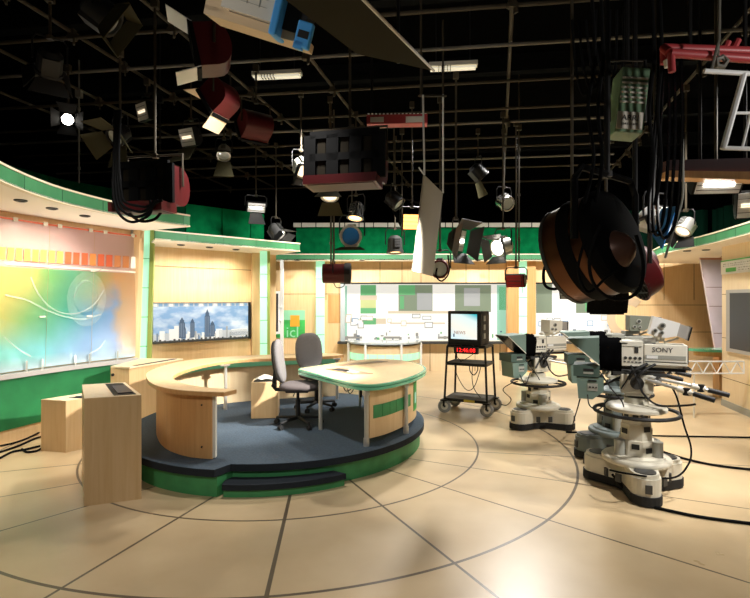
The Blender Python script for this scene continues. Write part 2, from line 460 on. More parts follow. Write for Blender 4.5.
# mural behind the opening
mb = MB('print_white')
MD = BW+.3
mb.ext(wx0-.1, wx1+.1, MD, MD+.04, 0, wz1+.1)
def mq(m, xa, xb, ya, yb, k=1):
    mb.m(m); D = MD-.002*k
    mb.quad((bx(xa, D), D, bz(yb, D)), (bx(xb, D), D, bz(yb, D)), (bx(xb, D), D, bz(ya, D)), (bx(xa, D), D, bz(ya, D)))
mq('print_mint', 345, 347, 286, 340)
for q in (('print_green', 360.5, 376, 285, 295.4), ('print_yellow', 360.5, 376, 300, 308), ('print_green', 360.5, 376, 308, 313.5), ('print_green', 360, 376, 318, 324.5),
          ('print_beige', 360, 377, 295.4, 300), ('print_beige', 376, 386, 318.5, 324), ('print_grey', 345, 356, 318, 323),
          ('print_olive', 398.5, 432.5, 285, 311), ('print_olive', 455, 491, 285, 312), ('print_mint', 497, 508, 285, 340), ('print_green', 499, 506, 287, 310),
          ('print_olive', 536, 552, 284, 313), ('print_olive', 576, 613, 284, 313), ('print_beige', 388, 450, 311, 313.5), ('print_beige', 390, 445, 322.5, 324)): mq(*q)
for q in (('print_green', 398.5, 415, 285, 295), ('print_grey', 417, 432, 293, 310), ('print_grey', 464, 480, 288, 306), ('print_green', 585, 592, 285, 311),
          ('print_green', 400, 404, 296, 309), ('print_green', 596, 603, 290, 312)): mq(*q, k=2)
rr = random.Random(3)
for i in range(26):
    x = rr.choice([rr.uniform(386, 452), rr.uniform(536, 612), rr.uniform(344, 366)]); w = rr.uniform(4, 9); y = rr.uniform(313, 322); h = rr.uniform(4, 7)
    mq(rr.choice(['print_grey', 'print_line', 'print_beige', 'print_blue']), x, x+w, y, y+h, 3)
    mq('print_white', x+.7, x+w-.7, y+.8, y+h-.8, 4)
for i in range(46):
    x = rr.uniform(344, 611); w = rr.uniform(1, 4); y = rr.uniform(329, 338); h = rr.uniform(1.2, 6)
    mq(rr.choice(['print_line', 'print_grey', 'print_line', 'print_dark', 'print_green']), x, x+w, y, min(340, y+h), 5)
for xa, xb in ((344, 362), (384, 400), (438, 449)):
    mq('print_line', xa, xb, 336.5, 338.6, 6)
tag(mb.build('newsroom_mural'), 'wide bright newsroom picture set into the back wall behind the standing counter', 'mural')

# backlit columns of mint glass
def column(name, label, cx, D, z1, w, z0=0, rz=0, lean=0, green=None, wo=None):
    t = thing(name, label, 'column', (cx, D, z0), rz)
    m_ = MB('mint').ext(-w/2, w/2, -.03, .03, 0, z1-z0)
    m_.m('riser_green')
    n = max(3, int((z1-z0)/.42))
    for i in range(1, n): m_.ext(-w/2, w/2, -.033, -.029, (z1-z0)*i/n-.005, (z1-z0)*i/n+.005)
    g = m_
    if lean:
        for v in g.bm.verts: v.co.x += lean*(v.co.z/(z1-z0))
    g.build('glass', t)
    if wo:
        a = MB('maple_orange')
        for x0, x1 in wo: a.ext(x0, x1, -.04, .1, 0, z1-z0)
        a.build('wood_post', t)
    if green:
        a = MB('lime_frame').ext(w/2, w/2+green, -.05, .1, 0, z1-z0)
        if lean:
            for v in a.bm.verts: v.co.x += lean*(v.co.z/(z1-z0))
        a.build('side_frame', t)
    return t
column('light_column', 'mint glowing glass column between two wood posts behind the rear camera', bx(522.5, 11.7), 11.7, SOF, .19, wo=((-.36, -.095), (.095, .30)))
column('light_column', 'mint glowing glass column left of the wide newsroom mural', bx(320.3, 11.7), 11.7, SOF, .2)
column('light_column', 'mint glowing glass column with green side frame right of the skyline picture', -2.1, 9.42, SOF, .13, rz=PI/4*.4, green=.05)
column('light_column', 'leaning mint glass column between the left graphic wall and the skyline picture', -3.79, 8.05, 2.82, .185, lean=.07, green=.06, rz=.3)

# city wall: 45 degree wood wall with a wide skyline picture
cd = Vector((.7239, .6899, 0)); cn = Vector((.6899, -.7239, 0))
def cline(c, x): # point on the line Y = c + .953 X seen in column x
    k = (x-CX)/FPX; D = c/(1-.953*k); return Vector((k*D, D, 0))
c0 = 12.15
A, B = cline(c0, 138), cline(c0, 276)
cw = MB('maple')
cw.slabpoly([A, B, B+Vector((0, 0, SOF+.1)), A+Vector((0, 0, SOF+.1))], -cn, .1)
def czat(x, y, c): return EYE-(y-HZ)/FPX*cline(c, x).y
cw.m('seam')
for y in (270.5,):
    z = 2.26
    cw.slabpoly([cline(c0, 153)+Vector((0, 0, z)), cline(c0, 251)+Vector((0, 0, z)), cline(c0, 251)+Vector((0, 0, z+.012)), cline(c0, 153)+Vector((0, 0, z+.012))], cn, .004)
struct(cw.build('wall_angled'))
pier = MB('maple')
pa, pb = cline(c0, 251.5), cline(c0-.28, 262.5)
pier.prism([cline(c0, 251.5)[:2], cline(c0-.12, 252)[:2], cline(c0-.22, 262.6)[:2], cline(c0, 263)[:2]], 0, SOF+.05)
struct(pier.build('trim_3'))
sk = thing('skyline_picture', 'wide backlit skyline photograph of towers under clouds on the wood wall behind the curved counter', 'picture', cline(c0, 200))
c1 = c0-.03
def sp(x, y, off=0):
    p = cline(c1, x); p.z = EYE-(y-HZ)/FPX*p.y; return p+cn*off
zt, zb = sp(200, 303).z, sp(200, 340.8).z
def su(u, v, off=0):
    a, b = cline(c1, 152.5), cline(c1, 247.8); p = a.lerp(b, u); p.z = zb+(zt-zb)*v; return p+cn*off
k = MB('sky_print').slabpoly([su(0, 0), su(1, 0), su(1, 1), su(0, 1)], cn, .01)
def sq(m, u0, u1, v0, v1, o=1):
    k.m(m); k.quad(su(u0, v0, .01+.0015*o), su(u1, v0, .01+.0015*o), su(u1, v1, .01+.0015*o), su(u0, v1, .01+.0015*o))
r2 = random.Random(5)
sq('city_pale', 0, 1, .02, .2); sq('city_ground', 0, 1, 0, .045, 2)
sq('city_pale', 0, 1, .91, 1.0)  # pale band paints a reflection across the top of the picture
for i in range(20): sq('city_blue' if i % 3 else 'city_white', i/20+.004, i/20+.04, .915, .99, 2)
for i in range(90):
    u = r2.uniform(0, .975); w = r2.uniform(.008, .03); h = r2.uniform(.12, .27)
    sq(r2.choice(['city_pale', 'city_mid', 'city_white', 'city_grey', 'city_pale', 'city_blue', 'city_white']), u, u+w, .045, h, 3+i*.03)
for u0, u1, h, m in ((.06, .11, .3, 'city_white'), (.1, .16, .24, 'city_pale'), (.15, .2, .34, 'city_white'), (.2, .265, .42, 'city_white'), (.245, .275, .36, 'city_grey'), (.63, .70, .3, 'city_white'), (.66, .8, .26, 'city_pale'), (.74, .76, .36, 'city_grey'), (.80, .99, .28, 'city_white'), (.78, 1.0, .2, 'city_grey')): sq(m, u0, u1, .06, h, 7)
for i in range(30): sq('city_mid', .8+i*.0063, .8022+i*.0063, .1, .26, 7.6)
def tower(u, w, h, m, tip):
    sq(m, u-w/2, u+w/2, .1, h, 9); sq(m, u-w*.36, u+w*.36, h, h+(tip-h)*.45, 9)
    k.m(m); k.f([k.v(su(u-w*.3, h+(tip-h)*.4, .024)), k.v(su(u+w*.3, h+(tip-h)*.4, .024)), k.v(su(u, tip, .024))])
    for j in range(3): sq('city_mid', u-w*.4+w*.27*j, u-w*.26+w*.27*j, .12, h-.02, 9.5)
tower(.275, .06, .5, 'city_dark', .64); tower(.38, .045, .5, 'city_dark', .6); tower(.535, .055, .66, 'city_dark', .84)
tower(.59, .05, .42, 'city_dark', .52); tower(.30, .03, .34, 'city_dark', .4)
for i in range(22): sq('city_ground', i/22+.01, i/22+.03, .02, r2.uniform(.05, .1), 11)
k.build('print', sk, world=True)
k = MB('black')
for (u0, u1, v0, v1) in ((1, 1.028, -.02, 1.02), (-.006, 0, -.01, 1.01), (0, 1, -.01, 0), (0, 1, 1, 1.015)):
    k.slabpoly([su(u0, v0), su(u1, v0), su(u1, v1), su(u0, v1)], cn, .03)
k.build('frame', sk, world=True)

# headers: green fascia over a pale soffit
def header(name, front, back, z0, z1, joints=None, smooth=8):
    F = [V2(p) for p in front]; Bk = [V2(p) for p in back]
    t = None
    a = MB('fascia_green'); off = offset(F, .04)
    a.prism_strip(F, off, z0+.012, z1-.02)
    root = a.build(name); struct(root)
    c = MB('cream'); n = offset(F, -.012); o2 = offset(F, .05)
    c.prism_strip(n, o2, z1-.02, z1); c.prism_strip(n, o2, z0, z0+.012)
    c.build('edge_strip', root)
    d = MB('soffit'); d.prism_strip(F, Bk, z0+.001, z0+.03)
    d.build('soffit', root)
    g = MB('fascia_joint'); L = 0; nx = .5
    for p, q in zip(F, F[1:]):
        sl = (q-p).length
        while nx <= L+sl:
            c_ = p+(q-p)*((nx-L)/sl); dr = (q-p).normalized(); nn = Vector((dr.y, -dr.x))
            g.box((c_.x+nn.x*.001, c_.y+nn.y*.001, (z0+z1)/2-.004), (.006, .006, z1-z0-.034), math.atan2(dr.y, dr.x)); nx += .62
        L += sl
    g.build('joint', root)
    return root
def resample(pts, n):
    pts = [V2(p) for p in pts]; Ls = [0]
    for p, q in zip(pts, pts[1:]): Ls.append(Ls[-1]+(q-p).length)
    out = []
    for i in range(n):
        L = Ls[-1]*i/(n-1)
        for j in range(len(pts)-1):
            if L <= Ls[j+1]+1e-9:
                out.append(pts[j].lerp(pts[j+1], (L-Ls[j])/max(1e-9, Ls[j+1]-Ls[j]))); break
    return out
def cr2(pts, k=8): return [V2(p) for p in crom([(p[0], p[1], 0) for p in pts], k)]

# travel order keeps 'left of travel' on the wall side
LH = cr2([(-2.95, 3.2), (-3.22, 4.0), (-3.40, 4.75), (-3.43, 5.53), (-3.19, 6.48), (-2.70, 7.29)], 8)
PW = [(-5.05, 4.3), (-4.75, 5.1), (-4.44, 5.82), (-4.24, 6.42), (-3.98, 7.0), (-3.66, 7.6)]       # foot line of the graphic wall
PWc = cr2(PW, 8)
LB = resample(cr2([(-5.3, 3.2), (-5.1, 4.3), (-4.9, 5.2), (-4.5, 6.1), (-4.2, 6.9), (-3.75, 7.8)], 8), 41)
header('trim_8', resample(LH, 41), LB, 2.75, 2.925)
cf = [cline(10.84, 155)[:2], cline(10.84, 300)[:2]]
ce = cline(10.84, 300)
cfl = resample([cf[0], cf[1]], 12); cbl = resample([cline(c0+.05, 148)[:2], cline(c0+.05, 276)[:2]], 12)
header('trim_9', cfl, cbl, SOF, SOF+.16)
struct(MB('fascia_green').slabpoly([Vector((ce.x, ce.y, SOF)), Vector((ce.x-.35, ce.y+.5, SOF)), Vector((ce.x-.35, ce.y+.5, SOF+.16)), Vector((ce.x, ce.y, SOF+.16))], (-1, -.6, 0), .03).build('trim_4'))
header('trim_10', resample([(-2.5, 11.45), (6.1, 11.45)], 20), resample([(-2.5, BW+.1), (6.1, BW+.1)], 20), SOF-.02, SOF+.135)
RF = [(6.1, 11.45), (5.35, 9.35), (5.24, 8.9), (5.11, 7.73), (4.79, 6.38), (4.35, 4.7)]
header('trim_11', resample(cr2(RF[::-1], 6)[::-1], 30), resample([(7.9, BW+.1), (6.3, 8.9), (6.2, 8.0), (5.9, 6.4), (5.6, 4.7)], 30), 2.53, 2.695)

# downlights in the soffits
def downlight(loc, label, group):
    t = thing('downlight', label, 'downlight', loc, 0, group)
    MB('cam_dark').lathe([(.035, 0), (.062, 0), (.062, -.012), (.045, -.018), (.035, -.006), (.035, 0)], 18).build('rim', t, smooth=True)
    MB('lamp_dim').lathe([(0, -.004), (.034, -.004), (.034, -.001), (0, -.001)], 16).build('bulb', t)
    return t
def lightdata(name, kind, energy, color, size=.1, blend=.6, angle=90):
    l = bpy.data.lights.new(name, kind); l.energy = energy; l.color = color
    if kind == 'AREA': l.size = size
    else: l.shadow_soft_size = size
    if kind == 'SPOT': l.spot_size = math.radians(angle); l.spot_blend = blend
    return l
def aim(o, d):
    o.rotation_euler = Vector(d).to_track_quat('-Z', 'Y').to_euler()
DL = lightdata('downlight_beam', 'SPOT', 55, (1, .92, .8), .04, .9, 130)
def dl(x, y, z, label, group, tilt=(0, 0, -1)):
    D = FPX*(z-EYE)/(HZ-y); p = Vector(((x-CX)/FPX*D, D, z))
    downlight(p, label, group)
    o = bpy.data.objects.new('downlight_beam', DL); COL.objects.link(o); o.location = p+Vector((0, 0, -.03)); aim(o, tilt)
for x, y, l in ((20.6, 200, 'nearest downlight in the pale soffit over the left graphic wall'), (52, 208, 'middle downlight in the pale soffit over the left graphic wall'),
                (85, 215.5, 'farthest of three downlights in the soffit over the left graphic wall')):
    dl(x, y, 2.75, l, 'downlights over the graphic wall', (-.5, .1, -1))
for x, y, l in ((181, 244.6, 'left downlight in the soffit over the skyline picture'), (209.5, 247, 'middle downlight in the soffit over the skyline picture'),
                (236, 249.2, 'right downlight in the soffit over the skyline picture')):
    dl(x, y, SOF, l, 'downlights over the skyline picture', (-.25, .3, -1))
for x, l in ((297, 'small downlight in the back soffit above the green poster'), (362, 'downlight in the back soffit left of the hanging white flag'), (478, 'downlight in the back soffit behind the glaring barn-door lamp')):
    dl(x, 259.8, SOF-.02, l, 'downlights along the back soffit', (0, .25, -1))
dl(687, 250.6, 2.53, 'front downlight in the right soffit by the lilac panel', 'downlights in the right soffit', (.3, .3, -1))
dl(706, 249.6, 2.53, 'downlight in the right soffit nearest the green-edged sign', 'downlights in the right soffit', (.3, .3, -1))

# ------------------------------------------------------------------ left graphic wall
LEDZ = .81
def foot(x):
    """plan point of the graphic wall seen in image column x"""
    k = (x-CX)/FPX
    for p, q in zip(PWc, PWc[1:]):
        fa, fb = p.x-k*p.y, q.x-k*q.y
        if fa*fb <= 0: return p.lerp(q, fa/(fa-fb))
    return PWc[0] if k < PWc[0].x/PWc[0].y else PWc[-1]
PZ1 = 2.76
def lean(z): return .10*(z-LEDZ)/(PZ1-LEDZ)          # the top stands a little forward to the right
def wp(p, z, off=0):
    i = min(range(len(PWc)), key=lambda j: (PWc[j]-p).length)
    t = (PWc[min(i+1, len(PWc)-1)]-PWc[max(i-1, 0)]).normalized(); n = Vector((t.y, -t.x))
    q = p+n*off; return Vector((q.x, q.y+lean(z), z))
def wz(x, y): p = foot(x); return EYE-(y-HZ)/FPX*(p.y+.05)
struct(MB('maple').prism_strip([p+Vector((-.05, .05)) for p in PWc], offset([p+Vector((-.05, .05)) for p in PWc], .1), 0, 3.05).build('wall_left'))
gp = thing('graphic_panel', 'tall curved panel printed with a rainbow graphic and white arcs on the left wall', 'panel', (PWc[20].x, PWc[20].y, LEDZ))
xs = [-36, -20, 0, 15, 30, 43.6]; segs = [(-40, 43.8), (44.2, 89.8), (90.2, 134.5)]
for si, (xa, xb) in enumerate(segs):
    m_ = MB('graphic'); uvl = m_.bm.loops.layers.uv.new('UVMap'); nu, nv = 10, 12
    gv = []
    for i in range(nu+1):
        x = xa+(xb-xa)*i/nu; p = foot(x)
        gv.append([(m_.v(wp(p, LEDZ+.02+(PZ1-.1-LEDZ)*j/nv, .02)), (x/134.5, j/nv)) for j in range(nv+1)])
    for i in range(nu):
        for j in range(nv):
            q = [gv[i][j], gv[i+1][j], gv[i+1][j+1], gv[i][j+1]]
            f_ = m_.f([a[0] for a in q])
            for lp, a in zip(f_.loops, q): lp[uvl].uv = a[1]
    r_ = bmesh.ops.solidify(m_.bm, geom=m_.bm.faces[:], thickness=.012)
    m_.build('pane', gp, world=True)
m_ = MB('sq_cream')
def gquad(mm, xa, xb, ya, yb, off=.034):
    m_.m(mm); pa, pb = foot(xa), foot(xb)
    m_.quad(wp(pa, wz(xa, yb), off), wp(pb, wz(xb, yb+(xb-xa)*.06), off), wp(pb, wz(xb, ya+(xb-xa)*.06), off), wp(pa, wz(xa, ya), off))
sqc = ['sq_yellow']*5+['sq_green']*3+['sq_red']*3+['sq_orange', 'sq_red', 'sq_red', 'sq_brown', 'sq_brown', 'sq_cream']
for i in range(17):
    x = -7.4+i*8.4
    gquad(sqc[i], x, x+6.5, 246.6+i*.62, 259.2+i*.56)
for i in range(14):
    x = i*9.6; gquad('sq_cream', x, x+9.4, 263.0+i*.62, 264.4+i*.62)
def arc(pts, w0, w1):
    m_.m('arc_white'); C_ = crom([(a, b, 0) for a, b in pts], 8); n = len(C_)
    up = []; dn = []
    for i, c_ in enumerate(C_):
        w = w0+(w1-w0)*i/(n-1); d = C_[min(i+1, n-1)]-C_[max(i-1, 0)]; d.normalize()
        for lst, sg in ((up, 1), (dn, -1)):
            X, Y = c_.x-d.y*w*sg, c_.y+d.x*w*sg; p = foot(X); lst.append(wp(p, wz(X, Y), .037))
    m_.strip(up, dn)
arc([(0, 295), (22, 300), (40, 309), (60, 316), (80, 319), (98, 314)], .9, .5)
arc([(25, 277), (33, 293), (46, 307), (62, 313.5), (78, 312), (92, 303), (100, 290)], .6, .5)
arc([(0, 336), (14, 348), (28, 356)], .3, .9)
arc([(88, 353), (97, 348), (103, 340)], .8, .3)
arc([(70, 297), (76, 286), (84, 278), (99, 268)], .25, .2)
m_.build('printed_marks', gp, world=True)
m_ = MB('arc_disc' if 'arc_disc' in MATS else 'arc_white')
mat('disc_wash', s(214, 230, 216), .3, emit=.1); MATS['disc_wash'].node_tree.nodes['Principled BSDF'].inputs['Alpha'].default_value = .13
m_.m('disc_wash')
for (cx_, cy_, ra, rb, a0, a1) in ((83, 299, 21, 13, 0, 6.2832), (82, 296, 12.6, 0, 0.0, 6.2832)):
    A_ = []; B_ = []
    for i in range(29):
        t = a0+(a1-a0)*i/28
        for lst, r_ in ((A_, ra), (B_, rb)):
            X, Y = cx_+r_*math.cos(t)*.95, cy_+r_*math.sin(t)*1.3
            lst.append(wp(foot(X), wz(X, Y), .0355))
    m_.strip(A_, B_)
m_.build('printed_rings', gp, world=True)
# metal clips, and the orange rail along the top
for (x, y) in ((26, 347), (42, 345), (75, 340.5), (89, 338.5), (117, 335.5)):
    p = foot(x); q = wp(p, 0, .05)
    MB('cam_grey').box((q.x, q.y, LEDZ+.06), (.02, .02, .14), rz=.6).build('clip', gp, world=True)
rl = MB('sq_red'); ra_ = [wp(foot(x), PZ1-.1, .05) for x in range(-20, 134, 8)]
rl.tube(ra_, .012, 6); rl.build('top_rail', gp, world=True)
for x in (6, 37, 52, 84, 99, 127):
    q = wp(foot(x), PZ1-.1, .06); MB('offwhite').box(q, (.05, .03, .05), rz=.9).build('rail_bracket', gp, world=True)
for x, y in ((38, 316.5), (86, 316), (88, 271)):
    q = wp(foot(x), wz(x, y), .045); MB('offwhite').box(q, (.07, .015, .02), rz=1.1).build('joint_plate', gp, world=True)
# ledge, leaning green base and wood kick
a_ = [V2(wp(p, LEDZ, -.04)) for p in PWc]; b_ = [V2(wp(p, LEDZ, .1)) for p in PWc]
struct(MB('monitor_grey').prism_strip(b_, a_, LEDZ-.055, LEDZ).build('trim_5'))
bp_ = MB('panel_green')
top_ = [wp(p, LEDZ-.055, .05) for p in PWc]; bot_ = [Vector((wp(p, 0, .10).x, wp(p, 0, .10).y-.05, .17)) for p in PWc]
bp_.strip(top_, bot_); bmesh.ops.solidify(bp_.bm, geom=bp_.bm.faces[:], thickness=.02)
struct(bp_.build('trim_6'))
kk = [V2(wp(p, 0, .09)) for p in PWc]; kb = [V2(wp(p, 0, .0)) for p in PWc]
struct(MB('maple').prism_strip(kk, kb, 0, .165).build('baseboard_left'))
# end post of the graphic wall
ep = MB('maple'); 
w0 = [P(125, 360, 7.62), P(135, 360, 7.62)]; w1 = [P(132.5, 226, 7.62), P(140, 226, 7.62)]
ep.slabpoly([w0[0], w0[1], w1[1], w1[0]], (0, 1, 0), .15)
ep.m('cam_grey').slabpoly([P(122.5, 358, 7.6), P(125.3, 358, 7.6), P(132.8, 228, 7.6), P(131, 228, 7.6)], (0, 1, 0), .03)
struct(ep.build('trim_7'))
# low wood cabinet with a dark slot at the foot of the graphic wall
cab = thing('low_cabinet', 'low wood cabinet with a long dark slot in its top behind the curved counter', 'cabinet', (-3.2, 7.0, 0))
pl = [(-3.5, 6.62), (-3.22, 6.55), (-2.9, 7.5), (-3.5, 7.5)]
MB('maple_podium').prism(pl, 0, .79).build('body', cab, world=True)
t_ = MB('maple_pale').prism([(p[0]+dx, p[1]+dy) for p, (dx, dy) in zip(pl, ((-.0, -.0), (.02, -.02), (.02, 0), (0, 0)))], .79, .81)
t_.build('top', cab, world=True)
MB('black').prism([(-3.23, 6.66), (-3.17, 6.66), (-2.93, 7.4), (-2.99, 7.4)], .811, .815).build('slot', cab, world=True)
MB('black').cyl((-3.46, 6.605, .70), (-3.46, 6.585, .70), .018).build('cable_hole', cab, world=True)

# green flats and curtains behind the set
def flat(name, label, pts, z0, z1, m='flat_green', group=None):
    o = MB(m); pts = [V2(p) for p in pts]
    o.prism_strip(pts, offset(pts, .06), z0, z1)
    r = o.build(name); r['label'] = label; r['category'] = 'flat'
    if group: r['group'] = group
    return r
fl = [(-3.62, 9.75), (-3.06, 10.2), (-2.48, 10.6), (-2.36, 10.95)]
FZ = 3.55
fx = lambda x, D: ((x-CX)/FPX*D, D)
flat('scenery_flat', 'dark green scenery flat above the skyline wall, left of its two neighbours', [fx(186, 9.7), fx(221.6, 10.2)], 0, FZ)
flat('scenery_flat', 'dark green scenery flat above the skyline wall, middle one of three', [fx(222.6, 10.22), fx(250, 10.62)], 0, FZ)
flat('scenery_flat', 'narrow dark green scenery flat above the skyline wall, right end of three', [fx(251.2, 10.64), fx(264, 10.95)], 0, FZ)
flat('scenery_flat', 'dark green flat rising behind the far end of the left header', [fx(60, 7.7), fx(185, 9.5)], 0, FZ, 'curtain_green')
flat('scenery_flat', 'dark green flat rising behind the near end of the left header', [fx(-20, 6.5), fx(59.4, 7.7)], 0, FZ, 'curtain_green')
def curtain(name, label, p0, p1, z0, z1, m, amp=.04, step=.09):
    p0, p1 = V2(p0), V2(p1); d = p1-p0; L = d.length; d /= L; n = Vector((-d.y, d.x)); N = int(L/step); ln = []
    for i in range(N+1): ln.append(p0+d*(L*i/N)+n*(amp*math.sin(i*1.9)+.5*amp*math.sin(i*.7)))
    o = MB(m).prism_strip(ln, offset(ln, .01), z0, z1).build(name, smooth=60); o['label'] = label; o['category'] = 'curtain'; return o
curtain('drape', 'dark green drape hanging behind the back header under the white track', (-2.05, 13), (5.3, 13), .02, 3.56, 'flat_green', .015, .12)
curtain('drape', 'almost black green drape behind the right header', (5.5, 13.05), (8.6, 12.9), .02, 4.0, 'curtain_dark')
curtain('drape', 'almost black green drape along the far right side of the studio', (8.7, 12.9), (8.3, 3.0), .02, 4.0, 'curtain_dark')
tr = thing('curtain_track', 'long white horizontal track above the dark green drape at the back', 'track', (1, 12.9, 3.56))
g_ = MB('offwhite').ext(-2.1, 4.6, 12.86, 12.94, 3.555, 3.66); g_.build('rail', tr, world=True)
g_ = MB('studio_grey')
for i in range(18): g_.ext(-1.9+i*.37, -1.88+i*.37, 12.85, 12.95, 3.55, 3.67)
g_.build('joint_collar', tr, world=True)
# ------------------------------------------------------------------ right side of the set
RW0, RW1 = Vector((5.566, 8.02, 0)), Vector((4.98, 5.1, 0))
rwd = (RW1-RW0).normalized(); rwn = Vector((rwd.y, -rwd.x, 0))
if rwn.x > 0: rwn = -rwn
def rw(x, y=None, off=0):
    k = (x-CX)/FPX; t = (RW0.x-k*RW0.y)/(k*rwd.y-rwd.x); p = RW0+rwd*t
    if y is not None: p.z = EYE-(y-HZ)/FPX*p.y
    return p+rwn*off
g_ = MB('maple_pale').slabpoly([RW0, RW1, RW1+Vector((0, 0, 2.56)), RW0+Vector((0, 0, 2.56))], -rwn, .14)
g_.m('seam')
for z in (1.08, 1.77, 2.3, .45): g_.slabpoly([RW0+Vector((0, 0, z)), RW1+Vector((0, 0, z)), RW1+Vector((0, 0, z+.008)), RW0+Vector((0, 0, z+.008))], rwn, .002)
struct(g_.build('wall_right'))
struct(MB('cam_grey').slabpoly([RW0+rwn*.015, RW1+rwn*.015, RW1+rwn*.015+Vector((0, 0, .1)), RW0+rwn*.015+Vector((0, 0, .1))], -rwn, .014).build('baseboard_right'))
def rquad(mb, m, xa, xb, za, zb, off):
    mb.m(m); a, b = rw(xa), rw(xb); o = rwn*off
    mb.quad(*(p+o+Vector((0, 0, z)) for p, z in ((a, za), (b, za), (b, zb), (a, zb))))
def rbox(mb, m, xa, xb, za, zb, o0, o1):
    mb.m(m); a, b = rw(xa)+rwn*o0, rw(xb)+rwn*o0
    mb.slabpoly([p+Vector((0, 0, z)) for p, z in ((a, za), (b, za), (b, zb), (a, zb))], rwn, o1-o0)
sg = thing('wall_sign', 'white wall sign with a green top edge and a green block on the right wall', 'sign', rw(745, 268))
zs1, zs0 = rw(723, 260.7).z, rw(723, 274.6).z
g_ = MB(); rbox(g_, 'white', 723, 790, zs0, zs1, .002, .03); g_.build('board', sg, world=True)
g_ = MB(); rquad(g_, 'green_logo', 723, 790, zs1-.025, zs1-.005, .033); rquad(g_, 'green_logo', 728, 738.5, zs0+.03, zs0+.09, .033)
r3 = random.Random(2)
for row, zz in ((0, zs1-.075), (1, zs1-.105), (2, zs0+.075), (3, zs0+.04)):
    x = 725.5 if row < 2 else 741
    while x < 786:
        w = r3.uniform(.7, 1.8); rquad(g_, 'print_line', x, x+w, zz, zz+r3.uniform(.008, .017), .034); x += w+r3.uniform(.5, 1.6)
g_.build('print', sg, world=True)
tv = thing('wall_monitor', 'large dark flat monitor in a grey frame on the right wall below the sign', 'monitor', rw(745, 320))
z1, z0 = rw(728.5, 290).z, rw(728.5, 351).z
g_ = MB(); rbox(g_, 'monitor_grey', 728.5, 800, z0, z1, .002, .035); g_.build('casing', tv, world=True)
g_ = MB(); rbox(g_, 'screen_dark', 732.3, 790, z0+.055, z1-.05, .03, .037); g_.build('screen', tv, world=True)
# leaning lilac panel
lp = MB('lilac')
D = 9.3
lp.slabpoly([P(722, 390, D), P(742, 390, D), P(735, 257.5, D), P(700, 257.5, D)], (0, 1, 0), .03)
lp.m('sq_brown').slabpoly([P(700, 259.5, D-.012), P(735, 259.5, D-.012), P(735, 258.3, D-.012), P(700, 258.3, D-.012)], (0, 1, 0), .01)
lp.m('seam')
for y in (287, 306, 333): lp.slabpoly([P(702+(y-260)*.16, y, D-.003), P(736, y, D-.003), P(736, y+.5, D-.003), P(702+(y-260)*.16, y+.5, D-.003)], (0, 1, 0), .01)
tag(lp.build('lilac_panel'), 'translucent lilac panel leaning behind the left edge of the right wall', 'panel')
hc = thing('half_round_counter', 'small half-round counter with a mint glass top on a wood post by the lilac panel', 'counter', P(716, 405, 8.6).to_2d().to_3d())
hp = []
c_ = P(714, 350, 8.75)
for i in range(19):
    t = PI*i/18; hp.append((c_.x-.48*math.cos(t), c_.y-.36*math.sin(t)))
MB('mint_edge').prism(hp, .80, .845).build('top', hc, world=True)
g_ = MB('maple_orange'); old = [(c_.x+(p[0]-c_.x)*.75, c_.y+(p[1]-c_.y)*.75) for p in hp]
g_.prism(old, .72, .80); g_.build('apron', hc, world=True)
MB('maple_orange').ext(c_.x-.02, c_.x+.18, c_.y-.16, c_.y, 0, .72).build('post', hc, world=True)
tr = thing('lattice_rail', 'white lattice truss rail standing low in front of the right wall', 'rail', (4.9, 7.15, 0))
D = 7.15
g_ = MB('white'); xa, xb, ya, yb = 676, 744, 361.5, 373.5
for y in (ya, yb): g_.cyl(P(xa, y, D), P(xb, y, D), .012, n=8)
n = 5
for i in range(n+1):
    x = xa+(xb-xa)*i/n
    if i in (0, n): g_.cyl(P(x, ya, D), P(x, yb, D), .01, n=6)
    if i < n:
        x2 = xa+(xb-xa)*(i+.5)/n; x3 = xa+(xb-xa)*(i+1)/n
        g_.cyl(P(x, yb, D), P(x2, ya, D), .008, n=6); g_.cyl(P(x2, ya, D), P(x3, yb, D), .008, n=6)
g_.build('truss', tr, world=True)
for x in (678, 694):
    p = P(x, yb, D); MB('offwhite').cyl((p.x, p.y, 0), (p.x, p.y, p.z), .012, n=8).build('leg', tr, world=True)
dg_ = MB('disc_grey')
A_ = []; B_ = []
for i in range(37):
    t = .9+4.9*i/36
    A_.append(P(628+21*math.cos(t), 318-21*math.sin(t), BW-.012)); B_.append(P(628+13*math.cos(t), 318-13*math.sin(t), BW-.012))
dg_.slabpoly(A_+B_[::-1], (0, 1, 0), .006)
tag(dg_.build('ring_emblem'), 'large pale grey ring emblem on the back wood wall behind the front camera viewfinder', 'emblem')

# green poster with orange square, white post and slim monitor in the alcove
po = thing('wall_poster', 'green poster with white letters and an orange square on the alcove wall', 'poster', P(288, 324, BW))
D = BW-.012
MB('poster_green').ext(bx(269, D), bx(305, D), D, D+.01, bz(337.8, D), bz(310.2, D)).build('sheet', po, world=True)
MB('poster_mint').ext(bx(269, D), bx(305, D), D-.003, D, bz(320, D), bz(310.2, D)).build('pale_band', po, world=True)
MB('orange').ext(bx(290.3, D), bx(299.5, D), D-.006, D, bz(326.5, D), bz(315.4, D)).build('picture', po, world=True)
g_ = MB('poster_mint').text('icl', .36, Matrix.Translation((bx(292.5, D), D-.004, bz(332.5, D))) @ Matrix.Rotation(PI/2, 4, 'X'), .001)
g_.build('lettering', po, world=True)
wp_ = thing('white_post', 'slim white vertical post standing before the alcove wall beside the green poster', 'post', (bx(282, 11.3), 11.3, 0))
MB('white').ext(-.035, .035, -.035, .035, .04, 2.58).build('shaft', wp_)
MB('white').ext(-.1, .1, -.1, .1, 0, .04).build('base', wp_)
